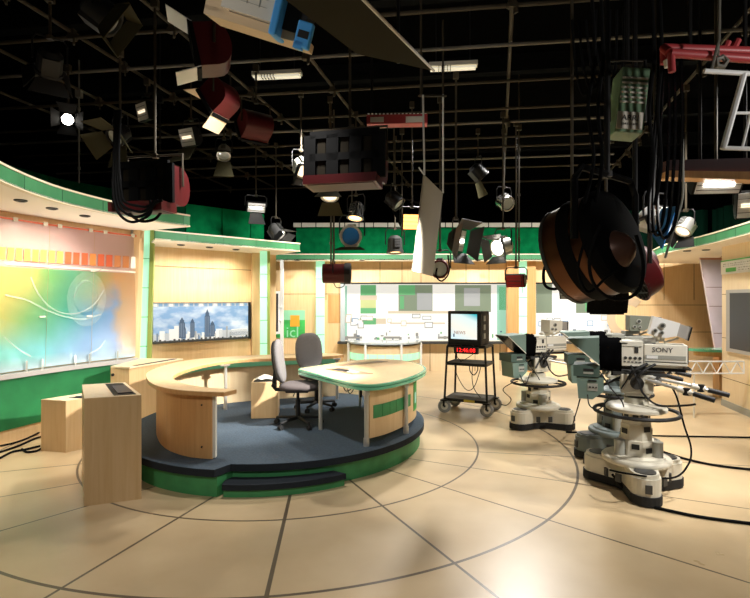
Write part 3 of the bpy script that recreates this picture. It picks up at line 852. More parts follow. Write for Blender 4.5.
tm = thing('side_monitor', 'tall slim dark monitor in a white frame clamped beside the white post', 'monitor', (bx(276, 11.1), 11.1, 1.35))
D = 11.1
MB('white').box((bx(276, D), D, 1.4), (.17, .05, .95), rz=.5).build('casing', tm, world=True)
MB('screen_dark').box((bx(275.6, D)+.012, D-.032, 1.4), (.1, .012, .84), rz=.5).build('screen', tm, world=True)
MB('white').ext(bx(277, D), bx(282, 11.3), D, 11.3, 1.5, 1.54).ext(bx(277, D), bx(282, 11.3), D, 11.3, 1.2, 1.24).build('bracket', tm, world=True)

# ------------------------------------------------------------------ round platform
C1, R1 = Vector((-1.12, 6.1)), 1.66
C2, R2 = Vector((-1.15, 5.80)), 1.52
PH = .25
def ring(c, r, a0, a1, n): return [(c.x+r*math.cos(a0+(a1-a0)*i/n), c.y+r*math.sin(a0+(a1-a0)*i/n)) for i in range(n+1)]
def deckline(ex):
    out = []; N = 144
    for i in range(N):
        t = -PI/2+2*PI*i/N; d = Vector((math.cos(t), math.sin(t)))
        r = R1+ex
        o = C1-C2; b = o.dot(d); c = o.dot(o)-(R2+ex)**2; rr_ = -b+math.sqrt(b*b-c)
        p = C1+d*rr_
        if d.x < 0 and p.x < -1.30 and rr_ > r: r = rr_
        q = C1+d*r; out.append((q.x, q.y))
    return out
pt = thing('platform', 'round carpeted presenter platform with green edge under the desks', 'platform', (C1.x, C1.y, 0))
MB('riser_green').prism(deckline(0), 0, PH-.06).build('riser', pt, world=True)
MB('carpet').prism(deckline(.05), PH-.004, PH).build('carpet', pt, world=True)
MB('carpet_edge').prism(deckline(.05), PH-.065, PH-.004).build('edge', pt, world=True)
# lower step let into the front
def steppoly(ex):
    out = []
    for i in range(41):
        t = math.radians(-99+44*i/40); p = (C2.x+(R2+ex)*math.cos(t), C2.y+(R2+ex)*math.sin(t)); out.append(p)
    back = [(C1.x+1.55*math.cos(math.radians(-66)), C1.y+1.55*math.sin(math.radians(-66)))]
    return [(-1.32, C1.y-1.55)]+[p for p in out if p[0] > -1.32]+back[:1]+[(-1.0, C1.y-1.5)]
st = tag(MB('riser_green').prism(steppoly(0), 0, .068).build('step_riser', pt, world=True))
MB('carpet_edge').prism(steppoly(.03), .068, .118).build('step_tread', pt, world=True)

# ------------------------------------------------------------------ curved counter
ct = thing('curved_counter', 'C-shaped maple counter curving round the left and back of the platform', 'counter', (-2.2, 5.8, PH))
outr = resample(cr2([(-1.33, 4.40), (-1.75, 4.50), (-2.12, 4.80), (-2.42, 5.29), (-2.57, 5.7), (-2.6, 6.2), (-2.52, 6.67), (-2.27, 7.0), (-1.81, 7.28), (-1.3, 7.47), (-.62, 7.6)], 8), 61)
innr = resample(cr2([(-1.26, 4.55), (-1.6, 4.66), (-1.9, 4.9), (-2.13, 5.26), (-2.2, 5.7), (-2.15, 6.2), (-1.97, 6.6), (-1.68, 6.83), (-1.06, 7.0), (-.65, 7.19), (-.46, 7.38)], 8), 61)
CT = .88
MB('maple').prism_strip(outr, innr, CT-.006, CT).build('top', ct, world=True)
g_ = MB('maple_orange').prism_strip(outr, innr, CT-.04, CT-.006); g_.build('top_edge', ct, world=True)
pnl = offset(outr, -.10); pnl[0] = V2((-1.40, 4.43))
# panel line lies inside the top: pick the side nearer the inner edge
if (pnl[30]-innr[30]).length > (outr[30]-innr[30]).length: pnl = offset(outr, .10)
pin = [p.lerp(q, .12) for p, q in zip(pnl, innr)]
MB('maple_orange').prism_strip(pnl[2:], pin[2:], PH, CT-.04).build('outer_panel', ct, world=True)
pi2 = [p.lerp(q, .16) for p, q in zip(pnl, innr)]
MB('maple_pale').prism_strip(pin[2:], pi2[2:], PH, CT-.145).build('inner_panel', ct, world=True)
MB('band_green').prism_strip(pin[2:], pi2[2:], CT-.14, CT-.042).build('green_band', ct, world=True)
for p in (G(212, 464, PH), ):
    MB('offwhite').box((pnl[2].x+.02, pnl[2].y+.03, PH+.3), (.025, .05, .58)).build('end_cap', ct, world=True)
for p in (P(225.5, 405, 5.6), P(333, 370, 7.25)):
    q = P(225.5, 380, 6.55) if p.x < -1.2 else P(337, 370, 7.25)
    g_ = MB('alu').cyl((q.x, q.y, PH), (q.x, q.y, CT-.04), .022, n=12); g_.ext(q.x-.05, q.x+.05, q.y-.05, q.y+.05, CT-.055, CT-.04)
    g_.build('leg', ct, world=True, smooth=True)
g_ = MB('black')
for z in (.36, .74): g_.cyl((pnl[3].x-.01, pnl[3].y-.02, z), (pnl[3].x-.012, pnl[3].y-.008, z), .008, n=8)
g_.build('screw', ct, world=True)

# ------------------------------------------------------------------ main desk
DT = .86
dk = thing('news_desk', 'D-shaped news desk with mint glass edge and curved maple front on the platform', 'desk', (.1, 5.7, PH))
dpts = [(-.92, 6.05), (-.82, 5.82), (-.60, 5.5), (-.34, 5.12), (-.20, 4.96), (-.05, 4.9), (.12, 5.0), (.36, 5.32), (.55, 5.75), (.62, 6.12), (.55, 6.55), (.32, 6.9), (.02, 7.02), (-.33, 6.8), (-.7, 6.35)]
dl_ = [V2(p) for p in crom([(a, b, 0) for a, b in dpts], 6, True)]
cen = sum(dl_, Vector((0, 0)))/len(dl_)
def grow(e): return [p+(p-cen).normalized()*e for p in dl_]
MB('maple').prism(grow(-.03), DT-.03, DT+.002).build('top', dk, world=True)
MB('mint_edge').prism(dl_, DT-.022, DT).prism(grow(-.012), DT-.028, DT-.022).prism(grow(.004), DT-.058, DT-.030).build('glass_edge', dk, world=True)
g_ = MB('inset_brown').prism([P(322, 367.5, 6.0)[:2]]+[G(352, 373, DT)[:2], G(373, 374, DT)[:2], G(352, 369.5, DT)[:2]] if 0 else [tuple(G(x, y, DT)[:2]) for x, y in ((326, 369.5), (352, 374.5), (373, 374), (344, 368.2))], DT+.002, DT+.006)
g_.m('screen_dark'); g_.prism([tuple(G(x, y, DT)[:2]) for x, y in ((330, 369.6), (345, 372.3), (351, 371.2), (338, 368.8))], DT+.006, DT+.008)
g_.m('glass_grey'); g_.prism([tuple(G(x, y, DT)[:2]) for x, y in ((343, 371.6), (352, 373.2), (360, 372.6), (350, 370.2))], DT+.006, DT+.008)  # pale patch painted for the glint on the inset
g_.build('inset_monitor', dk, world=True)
g_ = MB('inset_brown').prism([tuple(G(x, y, DT)[:2]) for x, y in ((336, 365.2), (344, 366.3), (388, 361.8), (378, 361.2))], DT+.002, DT+.006); g_.build('inset_slot', dk, world=True)
fl_ = resample(cr2([(-.05, 4.95), (.12, 5.12), (.31, 5.42), (.45, 5.75), (.50, 6.1), (.45, 6.45)], 8), 41)
fo = offset(fl_, .03)
MB('maple').prism_strip(fl_, fo, PH+.07, DT-.058).build('front_panel', dk, world=True)
g_ = MB('riser_green'); a, b = 1, 20
gi = offset(fl_, -.006)
for i in range(6):
    i0, i1 = 1+i*3, 1+i*3+3
    sub = [gi[i0].lerp(gi[i0+1], .08)]+gi[i0+1:i1]+[gi[i1].lerp(gi[i1-1], .08)]
    g_.prism_strip(sub, offset(sub, .008), .51, .64)
g_.build('green_tiles', dk, world=True)
g_ = MB('poster_green'); sub = gi[22:28]; g_.prism_strip(sub, offset(sub, .008), .42, .74)
g_.m('print_mint'); sub = offset(gi[23:26], -.003); g_.prism_strip(sub, offset(sub, .006), .5, .62); g_.build('green_picture', dk, world=True)
for q in ((-.085, 4.93), (.335, 5.40), (.47, 6.4)):
    g_ = MB('alu').cyl((q[0], q[1], PH), (q[0], q[1], DT-.058), .023, n=14); g_.cyl((q[0], q[1], PH), (q[0], q[1], PH+.08), .03, n=14)
    g_.box((q[0], q[1], PH+.52), (.07, .03, .05), rz=.9); g_.build('leg', dk, world=True, smooth=True)
for q in (G(313, 412, PH), G(350, 397, PH)):
    q = Vector((-.605, 5.55, 0)) if q.x < -.5 else Vector((-.2, 6.78, 0))
    MB('alu').cyl((q.x, q.y, PH), (q.x, q.y, DT-.058), .022, n=12).build('leg', dk, world=True, smooth=True)
g_ = MB('black').tube([P(343, 386, 5.5), P(346, 391, 5.5), P(351, 389, 5.5), P(353, 385.5, 5.5)], .006, smooth=5)
g_.tube([P(347, 385.5, 5.6), P(349, 393, 5.6), P(352, 392, 5.6), P(355, 385, 5.6)], .005, smooth=5)
g_.box(P(361, 390, 5.6), (.03, .03, .16)); g_.build('hanging_cable', dk, world=True)

# ------------------------------------------------------------------ background standing counter
bc = thing('standing_counter', 'pale half-round counter with posts and mint band below the newsroom mural', 'counter', (.22, 11.3, 0))
hl = []
for i in range(31):
    t = PI*i/30; hl.append(V2((.22-.82*math.cos(t), 11.72-.95*math.sin(t)**.8)))
MB('glass_grey').prism([(.22+(p.x-.22)*1.06, 11.72+(p.y-11.72)*1.06) for p in hl], .71, .745).build('top', bc, world=True)
MB('maple_pale').prism_strip(hl, [V2((.22+(p.x-.22)*.93, 11.72+(p.y-11.72)*.93)) for p in hl], .0, .67).build('front_panel', bc, world=True)
g_ = MB('mint'); hh = [V2((.22+(p.x-.22)*1.01, 11.72+(p.y-11.72)*1.01)) for p in hl]
for i in range(3, 27, 2): sub = [hh[i].lerp(hh[i+1], .06), hh[i+1], hh[i+2].lerp(hh[i+1], .06)]; g_.prism_strip(sub, [V2((.22+(p.x-.22)*.99, 11.72+(p.y-11.72)*.99)) for p in sub], .35, .50)
g_.build('mint_band', bc, world=True)
for i in (3, 10, 19, 27):
    p = V2((.22+(hl[i].x-.22)*1.05, 11.72+(hl[i].y-11.72)*1.05)); MB('white').cyl((p.x, p.y, 0), (p.x, p.y, .71), .03, n=12).build('post', bc, world=True, smooth=True)

# ------------------------------------------------------------------ podiums and waste box
def podium(name, label, base, z, slot):
    t = thing(name, label, 'podium', (base[0][0], base[0][1], 0))
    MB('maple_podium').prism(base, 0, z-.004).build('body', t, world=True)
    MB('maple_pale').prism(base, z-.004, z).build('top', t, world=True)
    if slot:
        def at(u, v): a = V2(base[0]).lerp(V2(base[1]), u); b = V2(base[3]).lerp(V2(base[2]), u); return a.lerp(b, v)
        u0, u1, v0, v1 = slot
        MB('black').prism([at(u0, v0), at(u1, v0), at(u1, v1), at(u0, v1)], z, z+.004).build('monitor_well', t, world=True)
        g = MB('screen_dark'); du = (u1-u0)*.22; g.prism([at(u0+du, v0+.08), at(u1-du*.4, v0+.08), at(u1-du*.4, v1-.25), at(u0+du, v1-.25)], z+.004, z+.012)
        g.build('screen', t, world=True)
    return t
podium('podium', 'tall maple podium with a monitor sunk in its top, nearest the camera at left', [(-2.385, 4.10), (-1.985, 4.25), (-2.45, 4.90), (-2.79, 4.76)], .885, (.52, .92, .06, .93))
podium('podium', 'short maple podium with a dark opening in its top, behind the tall podium', [(-3.74, 5.60), (-3.42, 5.53), (-3.10, 5.95), (-3.45, 6.05)], .575, (.5, .98, .3, .95))
wbx = thing('waste_box', 'square maple waste box with crumpled paper on top beside the left chair', 'bin', (-1.36, 6.22, PH))
MB('maple').box((0, 0, .22), (.32, .30, .44), rz=.12, bev=.006).build('body', wbx)
g_ = MB('black').box((0, 0, .441), (.27, .25, .006), rz=.12); g_.build('opening', wbx)
pp = MB('paper'); r4 = random.Random(4)
gr = [[pp.v((-.12+.24*i/5, -.1+.2*j/5, .455+.05*math.exp(-((i-2.5)**2+(j-2.5)**2)/4)+r4.uniform(-.008, .014))) for j in range(6)] for i in range(6)]
for i in range(5):
    for j in range(5): pp.f([gr[i][j], gr[i+1][j], gr[i+1][j+1], gr[i][j+1]])
bmesh.ops.solidify(pp.bm, geom=pp.bm.faces[:], thickness=.004)
o = pp.build('crumpled_paper'); o.location = (-1.36, 6.22, PH); tag(o, 'crumpled white paper lying in the top of the maple waste box', 'paper')

# ------------------------------------------------------------------ chairs
def pad(mb, w, d, t, M, nx=10, ny=10, curve=0, power=2.6, dome=.35):
    """rounded upholstered cushion in local xy, thickness t along z"""
    N = 28; rings = []
    old = mb.M; mb.M = old @ M
    for (sc_, z) in ((0, -t*.5), (.7, -t*.5), (.93, -t*.42), (1.0, -t*.1), (1.0, t*.12), (.95, t*.34), (.82, t*.46), (.5, t*.5), (0, t*.5)):
        R_ = []
        for k in range(N if sc_ else 1):
            a = 2*PI*k/N; ca, sa = math.cos(a), math.sin(a)
            rr_ = 1/((abs(ca)**power+abs(sa)**power)**(1/power))
            x, y = ca*rr_*w/2*sc_, sa*rr_*d/2*sc_
            R_.append(mb.v((x, y, z+curve*(x*x))))
        rings.append(R_)
    for A, B in zip(rings, rings[1:]):
        for k in range(N):
            q = [A[k % len(A)], A[(k+1) % len(A)], B[(k+1) % len(B)], B[k % len(B)]]
            u = []
            for x in q:
                if x not in u: u.append(x)
            mb.f(u)
    mb.M = old
    return mb
def chair(name, label, loc, rz, group):
    t = thing(name, label, 'chair', loc, rz, group)
    for i in range(5):
        a = 2*PI*i/5+.3; e = Vector((math.cos(a)*.27, math.sin(a)*.27, 0))
        b = MB('black'); b.cyl((0, 0, .095), (e.x, e.y, .075), .022, .014, 8)
        lg_ = b.build('leg', t, smooth=True)
        w = MB('rubber'); pz = Vector((-e.y, e.x, 0)).normalized()*.022
        w.cyl(e+Vector((0, 0, .028))-pz, e+Vector((0, 0, .028))-pz*.2, .028, n=14); w.cyl(e+Vector((0, 0, .028))+pz*.2, e+Vector((0, 0, .028))+pz, .028, n=14)
        w.cyl(e+Vector((0, 0, .03)), e+Vector((0, 0, .078)), .01, n=8); w.build('castor', lg_, smooth=True)
    MB('black').cyl((0, 0, .08), (0, 0, .30), .028, n=16).cyl((0, 0, .30), (0, 0, .40), .018, n=14).build('column', t, smooth=True)
    m_ = MB('black').box((0, 0, .405), (.26, .2, .035), bev=.01).cyl((-.02, -.1, .40), (-.02, -.22, .38), .007, n=8).box((-.16, .0, .41), (.2, .06, .025))
    m_.build('mechanism', t)
    pad(MB('chair_dark'), .46, .46, .075, Matrix.Translation((.02, 0, .455)) @ Matrix.Rotation(.0, 4, 'Y'), curve=-.15).build('seat', t, smooth=60)
    b = MB('black').tube([(-.2, 0, .41), (-.27, 0, .43), (-.275, 0, .52), (-.25, 0, .66)], .018, 8, smooth=5).box((-.262, 0, .53), (.03, .07, .2)).cyl((-.27, -.03, .47), (-.27, -.09, .47), .02, n=10)
    b.build('back_bracket', t, smooth=True)
    T = Matrix.Translation((-.215, 0, .74)) @ Matrix.Rotation(-.14, 4, 'Y') @ Matrix.Rotation(PI/2, 4, 'Y')
    bk = MB('chair_fabric'); pad(bk, .50, .40, .075, T, power=2.8, curve=.22)
    bk.build('backrest', t, smooth=60)
    T2 = Matrix.Translation((-.255, 0, .74)) @ Matrix.Rotation(-.14, 4, 'Y') @ Matrix.Rotation(PI/2, 4, 'Y')
    sh = MB('black'); pad(sh, .46, .36, .03, T2, power=2.8, curve=.22); sh.build('back_shell', t, smooth=60)
    return t
chair('office_chair', 'grey fabric swivel chair seen from its side next to the waste box', (-.885, 5.74, PH), .02, 'presenter chairs')
chair('office_chair', 'grey fabric swivel chair with its tall back facing the camera, behind the desk edge', (-.77, 6.6, PH), -.95, 'presenter chairs')
# ------------------------------------------------------------------ monitor trolley
tc_ = thing('monitor_trolley', 'black metal trolley on grey rubber wheels carrying the studio monitor', 'trolley', (1.44, 7.57, 0), math.radians(-27))
W, Dp = .64, .50
for sx in (-1, 1):
    for sy in (-1, 1):
        MB('black_metal').tube([(sx*W/2, sy*Dp/2, .2), (sx*(W/2-.035), sy*(Dp/2-.03), 1.0)], .017, 8).build('post', tc_)
        wl = MB('wheel_grey'); x, y = sx*(W/2-.0), sy*(Dp/2-.0)
        wl.M = Matrix.Translation((x, y, .098)) @ Matrix.Rotation(.32+.12*sx-.1*sy, 4, 'Z') @ Matrix.Rotation(PI/2, 4, 'X')
        wl.lathe([(.055, -.02), (.085, -.022), (.098, -.012), (.098, .012), (.085, .022), (.055, .02), (.055, -.02)], 24)
        wl.m('offwhite').lathe([(0, -.015), (.056, -.012), (.056, .012), (0, .015)], 20); wl.m('cam_dark').cyl((0, 0, -.026), (0, 0, .026), .018, n=12)
        wo_ = wl.build('wheel', tc_, smooth=True)
        fk = MB('black_metal'); fk.box((x, y, .19), (.1, .1, .02)).box((x, y-.035, .15), (.03, .008, .1)).box((x, y+.035, .15), (.03, .008, .1)); fk.build('castor_fork', tc_)
for z, k in ((.205, 0), (.735, .022), (1.0, .035)):
    g_ = MB('cart_shelf').ext(-W/2+k, W/2-k, -Dp/2+k, Dp/2-k, z, z+.012)
    g_.m('black_metal')
    for sy in (-1, 1): g_.ext(-W/2+k, W/2-k, sy*(Dp/2-k)-.006, sy*(Dp/2-k)+.006, z-.022, z+.02)
    for sx in (-1, 1): g_.ext(sx*(W/2-k)-.006, sx*(W/2-k)+.006, -Dp/2+k, Dp/2-k, z-.022, z+.02)
    g_.build('shelf', tc_)
MB('yellow').ext(-.02, .14, -Dp/2-.009, -Dp/2-.006, .19, .222).build('yellow_label', tc_)
g_ = MB('black').tube([(-.22, -.1, .74), (-.15, -.16, .55), (0, -.2, .36), (.12, -.18, .42), (.2, -.1, .72)], .006, smooth=6)
g_.tube([(0, -.05, .74), (.03, -.1, .62), (.09, -.1, .57), (.13, -.05, .64), (.11, 0, .73)], .008, smooth=6).tube([(.05, -.05, .7), (.06, -.1, .5), (.08, -.05, .35), (.16, 0, .22)], .006, smooth=6)
g_.tube([(-.2, -.1, 1.0), (-.16, -.16, .85), (-.1, -.12, .76)], .005, smooth=6).tube([(.1, -.1, .9), (0, -.15, .82), (-.12, -.1, .76)], .005, smooth=6)
g_.build('cable', tc_)
tv = thing('crt_monitor', 'black tube monitor showing a pale blue news screen on the trolley', 'monitor', (1.45, 7.57, 1.022), math.radians(-33))
g_ = MB('black'); g_.ext(-.27, .25, -.24, -.16, 0, .50, bev=.012); g_.build('bezel', tv)
g_ = MB('black_metal')
vs = [(-.26, -.16, .01), (.24, -.16, .01), (.24, -.16, .49), (-.26, -.16, .49)]; vb = [(-.2, .30, .05), (.18, .30, .05), (.18, .30, .42), (-.2, .30, .42)]
g_.ext(-.26, .24, -.16, .12, .005, .495)
a = [g_.v(p) for p in ((-.26, .12, .01), (.24, .12, .01), (.24, .12, .49), (-.26, .12, .49))]; b = [g_.v(p) for p in vb]
for i in range(4): g_.f([a[i], a[(i+1) % 4], b[(i+1) % 4], b[i]])
g_.f(b); g_.m('cam_grey')
for i in range(3): g_.ext(.238, .244, -.1, -.02, .09+i*.13, .17+i*.13)
g_.build('casing', tv)
g_ = MB('crt_image'); uvl = g_.bm.loops.layers.uv.new('UVMap'); n = 8; gv = []
for i in range(n+1):
    gv.append([])
    for j in range(n+1):
        u, v = i/n, j/n; gv[-1].append((g_.v((-.215+.41*u, -.243-.012*(1-(2*u-1)**2)*(1-(2*v-1)**2), .085+.37*v)), (u, v)))
for i in range(n):
    for j in range(n):
        q = [gv[i][j], gv[i+1][j], gv[i+1][j+1], gv[i][j+1]]; f_ = g_.f([a_[0] for a_ in q])
        for lp_, a_ in zip(f_.loops, q): lp_[uvl].uv = a_[1]
bmesh.ops.solidify(g_.bm, geom=g_.bm.faces[:], thickness=.004)
g_.build('screen', tv, smooth=60)
g_ = MB('sq_brown').text('NEWS', .066, Matrix.Translation((-.07, -.257, .18)) @ Matrix.Rotation(PI/2, 4, 'X'), .001); g_.m('print_dark').ext(-.175, -.155, -.2515, -.2485, .115, .16); g_.build('caption', tv)
ld = thing('led_clock', 'slim black box with red glowing digits hung under the tube monitor', 'display', (1.345, 7.32, .90), math.radians(-27))
MB('black').ext(-.19, .17, -.03, .03, .0, .10).build('casing', ld)
g_ = MB('red_led').text('12:46:08', .085, Matrix.Translation((-.01, -.032, .05)) @ Matrix.Rotation(PI/2, 4, 'X'), .001); g_.build('digits', ld)
MB('black').ext(-.1, -.08, -.02, .02, .1, .125).ext(.08, .1, -.02, .02, .1, .125).build('hanger', ld)

# ------------------------------------------------------------------ studio cameras
def baseoutline(r, lob, rot, n=9, dip=.55):
    pts = []
    for k in range(3):
        a = rot+2*PI*k/3; c = Vector((math.cos(a)*r, math.sin(a)*r))
        for i in range(n+1):
            t = a-1.35+2.7*i/n; pts.append((c.x+lob*math.cos(t), c.y+lob*math.sin(t)))
        m_ = a+PI/3; d = r*dip
        pts.append((math.cos(m_-.22)*d, math.sin(m_-.22)*d)); pts.append((math.cos(m_+.22)*d, math.sin(m_+.22)*d))
    return pts
def studio_camera(label, loc, rz, base_rz, dz=0, ped='ped_cream', bodym='cam_cream', vf='white', brand=True, vftilt=.24, bxo=.01):
    t = thing('studio_camera', label, 'studio camera', (loc[0], loc[1], 0), rz, 'pedestal studio cameras')
    br = base_rz-rz
    sk_ = MB('rubber').prism(baseoutline(.345, .125, br), .012, .085).build('skirt', t)
    MB(ped).prism(baseoutline(.34, .117, br), .085, .225).prism(baseoutline(.335, .105, br), .225, .255).build('base', t)
    g = MB('cam_dark')
    for k in range(3):
        a = br+2*PI*k/3
        for da, rr_, z in ((.0, .458, .15), (.75, .33, .14), (-.75, .33, .14)):
            g = MB('cam_dark'); g.box((math.cos(a+da)*rr_*(1 if da == 0 else .80), math.sin(a+da)*rr_*(1 if da == 0 else .80), z), (.02, .05, .07), rz=a+da); g.build('base_port', t)
        g = MB('cam_dark'); g.cyl((math.cos(a)*.33, math.sin(a)*.33, .255), (math.cos(a)*.33, math.sin(a)*.33, .262), .085, n=18); g.build('castor_cover', t)
    MB(ped).lathe([(0, .25), (.28, .25), (.285, .262), (.285, .285), (.275, .297), (.235, .30), (.23, .315), (.19, .32), (.0, .32)], 36).build('collar', t, smooth=True)
    c = MB(ped)
    H = .30; top = .70+dz
    c.lathe([(.158, H), (.152, H+.15), (.136, H+.155), (.130, H+.29), (.116, H+.295), (.110, top), (0, top)], 8, R=Matrix.Rotation(.3, 3, 'Z'))
    c.m('cam_grey')
    for k in range(3):
        a = br+2*PI*k/3+PI/3; c.cyl((math.cos(a)*.175, math.sin(a)*.175, .31), (math.cos(a)*.175, math.sin(a)*.175, .45), .045, n=14)
    cb = c.build('column', t)
    g = MB('black'); r5 = random.Random(11)
    for k in range(16):
        if k in (3, 9, 14): continue
        a = 2*PI*(k % 8)/8+.3+PI/8; z = H+.075+.15*(k//8)+.03*((k*5) % 3-1); rr_ = .142 if z < H+.15 else .122
        g = MB('black'); g.box((math.cos(a)*rr_, math.sin(a)*rr_, z), (.014, .062, .045), rz=a); g.build('port', cb)
    for k in range(8):
        a = 2*PI*k/8+.3+PI/8; g = MB('black'); g.box((math.cos(a)*.106, math.sin(a)*.106, top-.05), (.012, .045, .055), rz=a); g.build('port', cb)
    MB('cam_dark').cyl((0, 0, top-.03), (0, 0, 1.0+dz), .075, n=20).build('lift_tube', t, smooth=True)
    MB(ped).lathe([(0, .695+dz), (.225, .70+dz), (.25, .712+dz), (.25, .735+dz), (.235, .748+dz), (.12, .765+dz), (.10, .77+dz), (.10, .82+dz), (0, .82+dz)], 40).build('trim_weight', t, smooth=True)
    g = MB('black').tube([(math.cos(2*PI*k/40)*.345, math.sin(2*PI*k/40)*.345, .69+dz) for k in range(40)], .0165, 8, closed=True)
    for k in range(3): a = br+2*PI*k/3; g.cyl((math.cos(a)*.1, math.sin(a)*.1, .70+dz), (math.cos(a)*.345, math.sin(a)*.345, .69+dz), .012, n=8)
    g.build('steering_ring', t, smooth=True)
    # pan head
    g = MB('ped_cream').box((0, 0, .87+dz), (.2, .2, .06), bev=.01).box((0, .09, .95+dz), (.26, .035, .17), bev=.01).box((0, -.09, .95+dz), (.26, .035, .17), bev=.01)
    g.m('cam_dark').cyl((0, -.13, .96+dz), (0, .13, .96+dz), .055, n=18).box((-.02, 0, 1.035+dz), (.42, .2, .03))
    g.m('chrome').cyl((.12, .115, .9+dz), (.02, .115, 1.08+dz), .014, n=8).cyl((-.16, .115, 1.0+dz), (-.16, .14, 1.0+dz), .03, n=14)
    g.build('pan_head', t)
    MB('black_metal').box((-.06, 0, 1.07+dz), (.78, .2, .03)).box((-.44, 0, 1.085+dz), (.12, .24, .012)).build('camera_plate', t)
    # body
    z0 = 1.095+dz
    g = MB(bodym).ext(-.46, -.075, -.13, .13, z0+.02, z0+.235, bev=.008).ext(-.07, .15, -.125, .125, z0, z0+.262, bev=.006)
    g.ext(-.42, -.08, -.10, .10, z0-.005, z0+.02)
    body = g.build('body', t)
    for sy in (1, -1):
        g = MB('cam_grey'); y = sy*.131
        g.ext(-.445, -.085, y-.003, y+.003, z0+.085, z0+.125); g.ext(-.06, .14, sy*.126-.003, sy*.126+.003, z0+.205, z0+.212)
        g.m('cam_dark'); yy = sy*.127
        for i in range(4): g.cyl((-.04+.045*i, yy-.003, z0+.085), (-.04+.045*i, yy+.004, z0+.085), .016, n=14)
        g.ext(-.065+.04, -.065+.075, yy-.003, yy+.003, z0+.14, z0+.2); g.ext(.075, .135, yy-.003, yy+.003, z0+.235, z0+.243)
        g.m('black').ext(-.455, -.08, y-.003, y+.002, z0+.055, z0+.062)
        for i in range(5): g.ext(-.05+.035*i, -.028+.035*i, yy-.003, yy+.003, z0+.04, z0+.05)
        g.m('white').ext(-.2, -.1, y-.003, y+.0045, z0+.09, z0+.12)
        g.build('side_controls', body)
    if brand:
        MB('cam_dark').text('SONY', .07, Matrix.Translation((-.24, .132, z0+.178)) @ Matrix.Rotation(PI, 4, 'Z') @ Matrix.Rotation(PI/2, 4, 'X'), .001).build('lettering', body)
    g = MB('white' if vf == 'white' else bodym).ext(-.19, -.08, -.06, .06, z0+.235, z0+.295, bev=.006); g.m('cam_dark').ext(-.185, -.085, -.061, .061, z0+.237, z0+.243)
    g.build('handle', t)
    MB('cam_dark').ext(-.475, -.46, -.09, .09, z0+.04, z0+.22).build('rear_panel', body)
    # viewfinder tilted down towards the operator
    T = Matrix.Translation((-.27, .02, z0+.40)) @ Matrix.Scale(1.12, 4) @ Matrix.Rotation(-vftilt, 4, 'Y')
    g = MB(vf); g.M = T
    prof = [(.12, -.085), (.12, .085), (-.10, .075), (-.10, -.045), (-.02, -.085)]
    A_ = [g.v((x, -.095, z)) for x, z in prof]; B_ = [g.v((x, .095, z)) for x, z in prof]
    for i in range(5): g.f([A_[i], A_[(i+1) % 5], B_[(i+1) % 5], B_[i]])
    g.f(A_[::-1]); g.f(B_)
    v_ = g.build('viewfinder', t)
    g = MB('cam_grey'); g.M = T; g.m('monitor_grey')
    pf = [(-.10, .065, .085), (-.2, .06, .075)]
    a = [g.v((-.10, y, z)) for y, z in ((-.08, -.045), (.08, -.045), (.08, .07), (-.08, .07))]; b = [g.v((-.19, y, z)) for y, z in ((-.095, -.055), (.095, -.055), (.095, .06), (-.095, .06))]
    for i in range(4): g.f([a[i], a[(i+1) % 4], b[(i+1) % 4], b[i]])
    g.f(a[::-1]); g.f(b); g.m('black').box((-.194, 0, .002), (.012, .20, .125)); g.build('eyepiece_hood', v_)
    for kx, kz, kr in ((.03, .02, .026), (.075, -.04, .02), (.02, -.045, .018)):
        g = MB('cam_grey'); g.M = T; g.cyl((kx, .094, kz), (kx, .106, kz), kr, n=16); g.m('cam_dark').cyl((kx, .104, kz), (kx, .108, kz), kr*.6, n=12); g.build('knob', v_)
    MB(bodym).box((-.22, 0, z0+.29), (.1, .1, .06)).box((-.33, .03, z0+.275), (.14, .02, .02), R=Matrix.Rotation(.35, 3, 'Y')).build('viewfinder_mount', t)
    # cloth shroud over the lens
    g = MB('black_cloth'); r6 = random.Random(3); rings = []
    for i in range(7):
        x = .13+.035*i; R_ = []
        for k in range(20):
            a = 2*PI*k/20; q = 1/((abs(math.cos(a))**4+abs(math.sin(a))**4)**.25)
            R_.append(g.v((x, math.cos(a)*q*(.145+.012*math.sin(i*1.7+k*1.3)), z0+.125+math.sin(a)*q*(.155+.01*math.sin(i*2.1+k*1.9))-(.03 if math.sin(a) < -.5 else 0))))
        rings.append(R_)
    for A_, B_ in zip(rings, rings[1:]):
        for k in range(20): g.f([A_[k], A_[(k+1) % 20], B_[(k+1) % 20], B_[k]])
    g.f(rings[0][::-1]); g.f(rings[-1]); g.build('cloth_shroud', t, smooth=60)
    # prompter hood: roof, two triangular cheeks, slanted glass
    g = MB('teal'); x0, x1, zt_, zb_ = .345, .66, z0+.285, z0+.0
    for sy in (1, -1):
        y = sy*.17; P3 = [(x0, y, zb_), (x0, y, zt_), (x1, y, zt_-.02)]
        g.slabpoly(P3, (0, sy, 0), .006)
    g.slabpoly([(x0, -.17, zt_), (x0, .17, zt_), (x1, .17, zt_-.02), (x1, -.17, zt_-.02)], (0, 0, 1), .006)
    hd = g.build('prompter_hood', t)
    g = MB('black_gloss'); g.slabpoly([(x0, .17, zb_), (x1, .17, zt_-.02), (x1, -.17, zt_-.02), (x0, -.17, zb_)], (-.7, 0, .7), .005)
    g.m('offwhite').cyl((x0, .176, zb_), (x1, .176, zt_-.02), .006, n=6).cyl((x0, -.176, zb_), (x1, -.176, zt_-.02), .006, n=6); g.build('prompter_glass', hd)  # offwhite strips stand for the lit edges of the glass
    # prompter display boxes beneath
    g = MB('teal_dark').ext(.34, .60, -.16, .16, z0-.13, z0-.01); g.build('prompter_display', t)
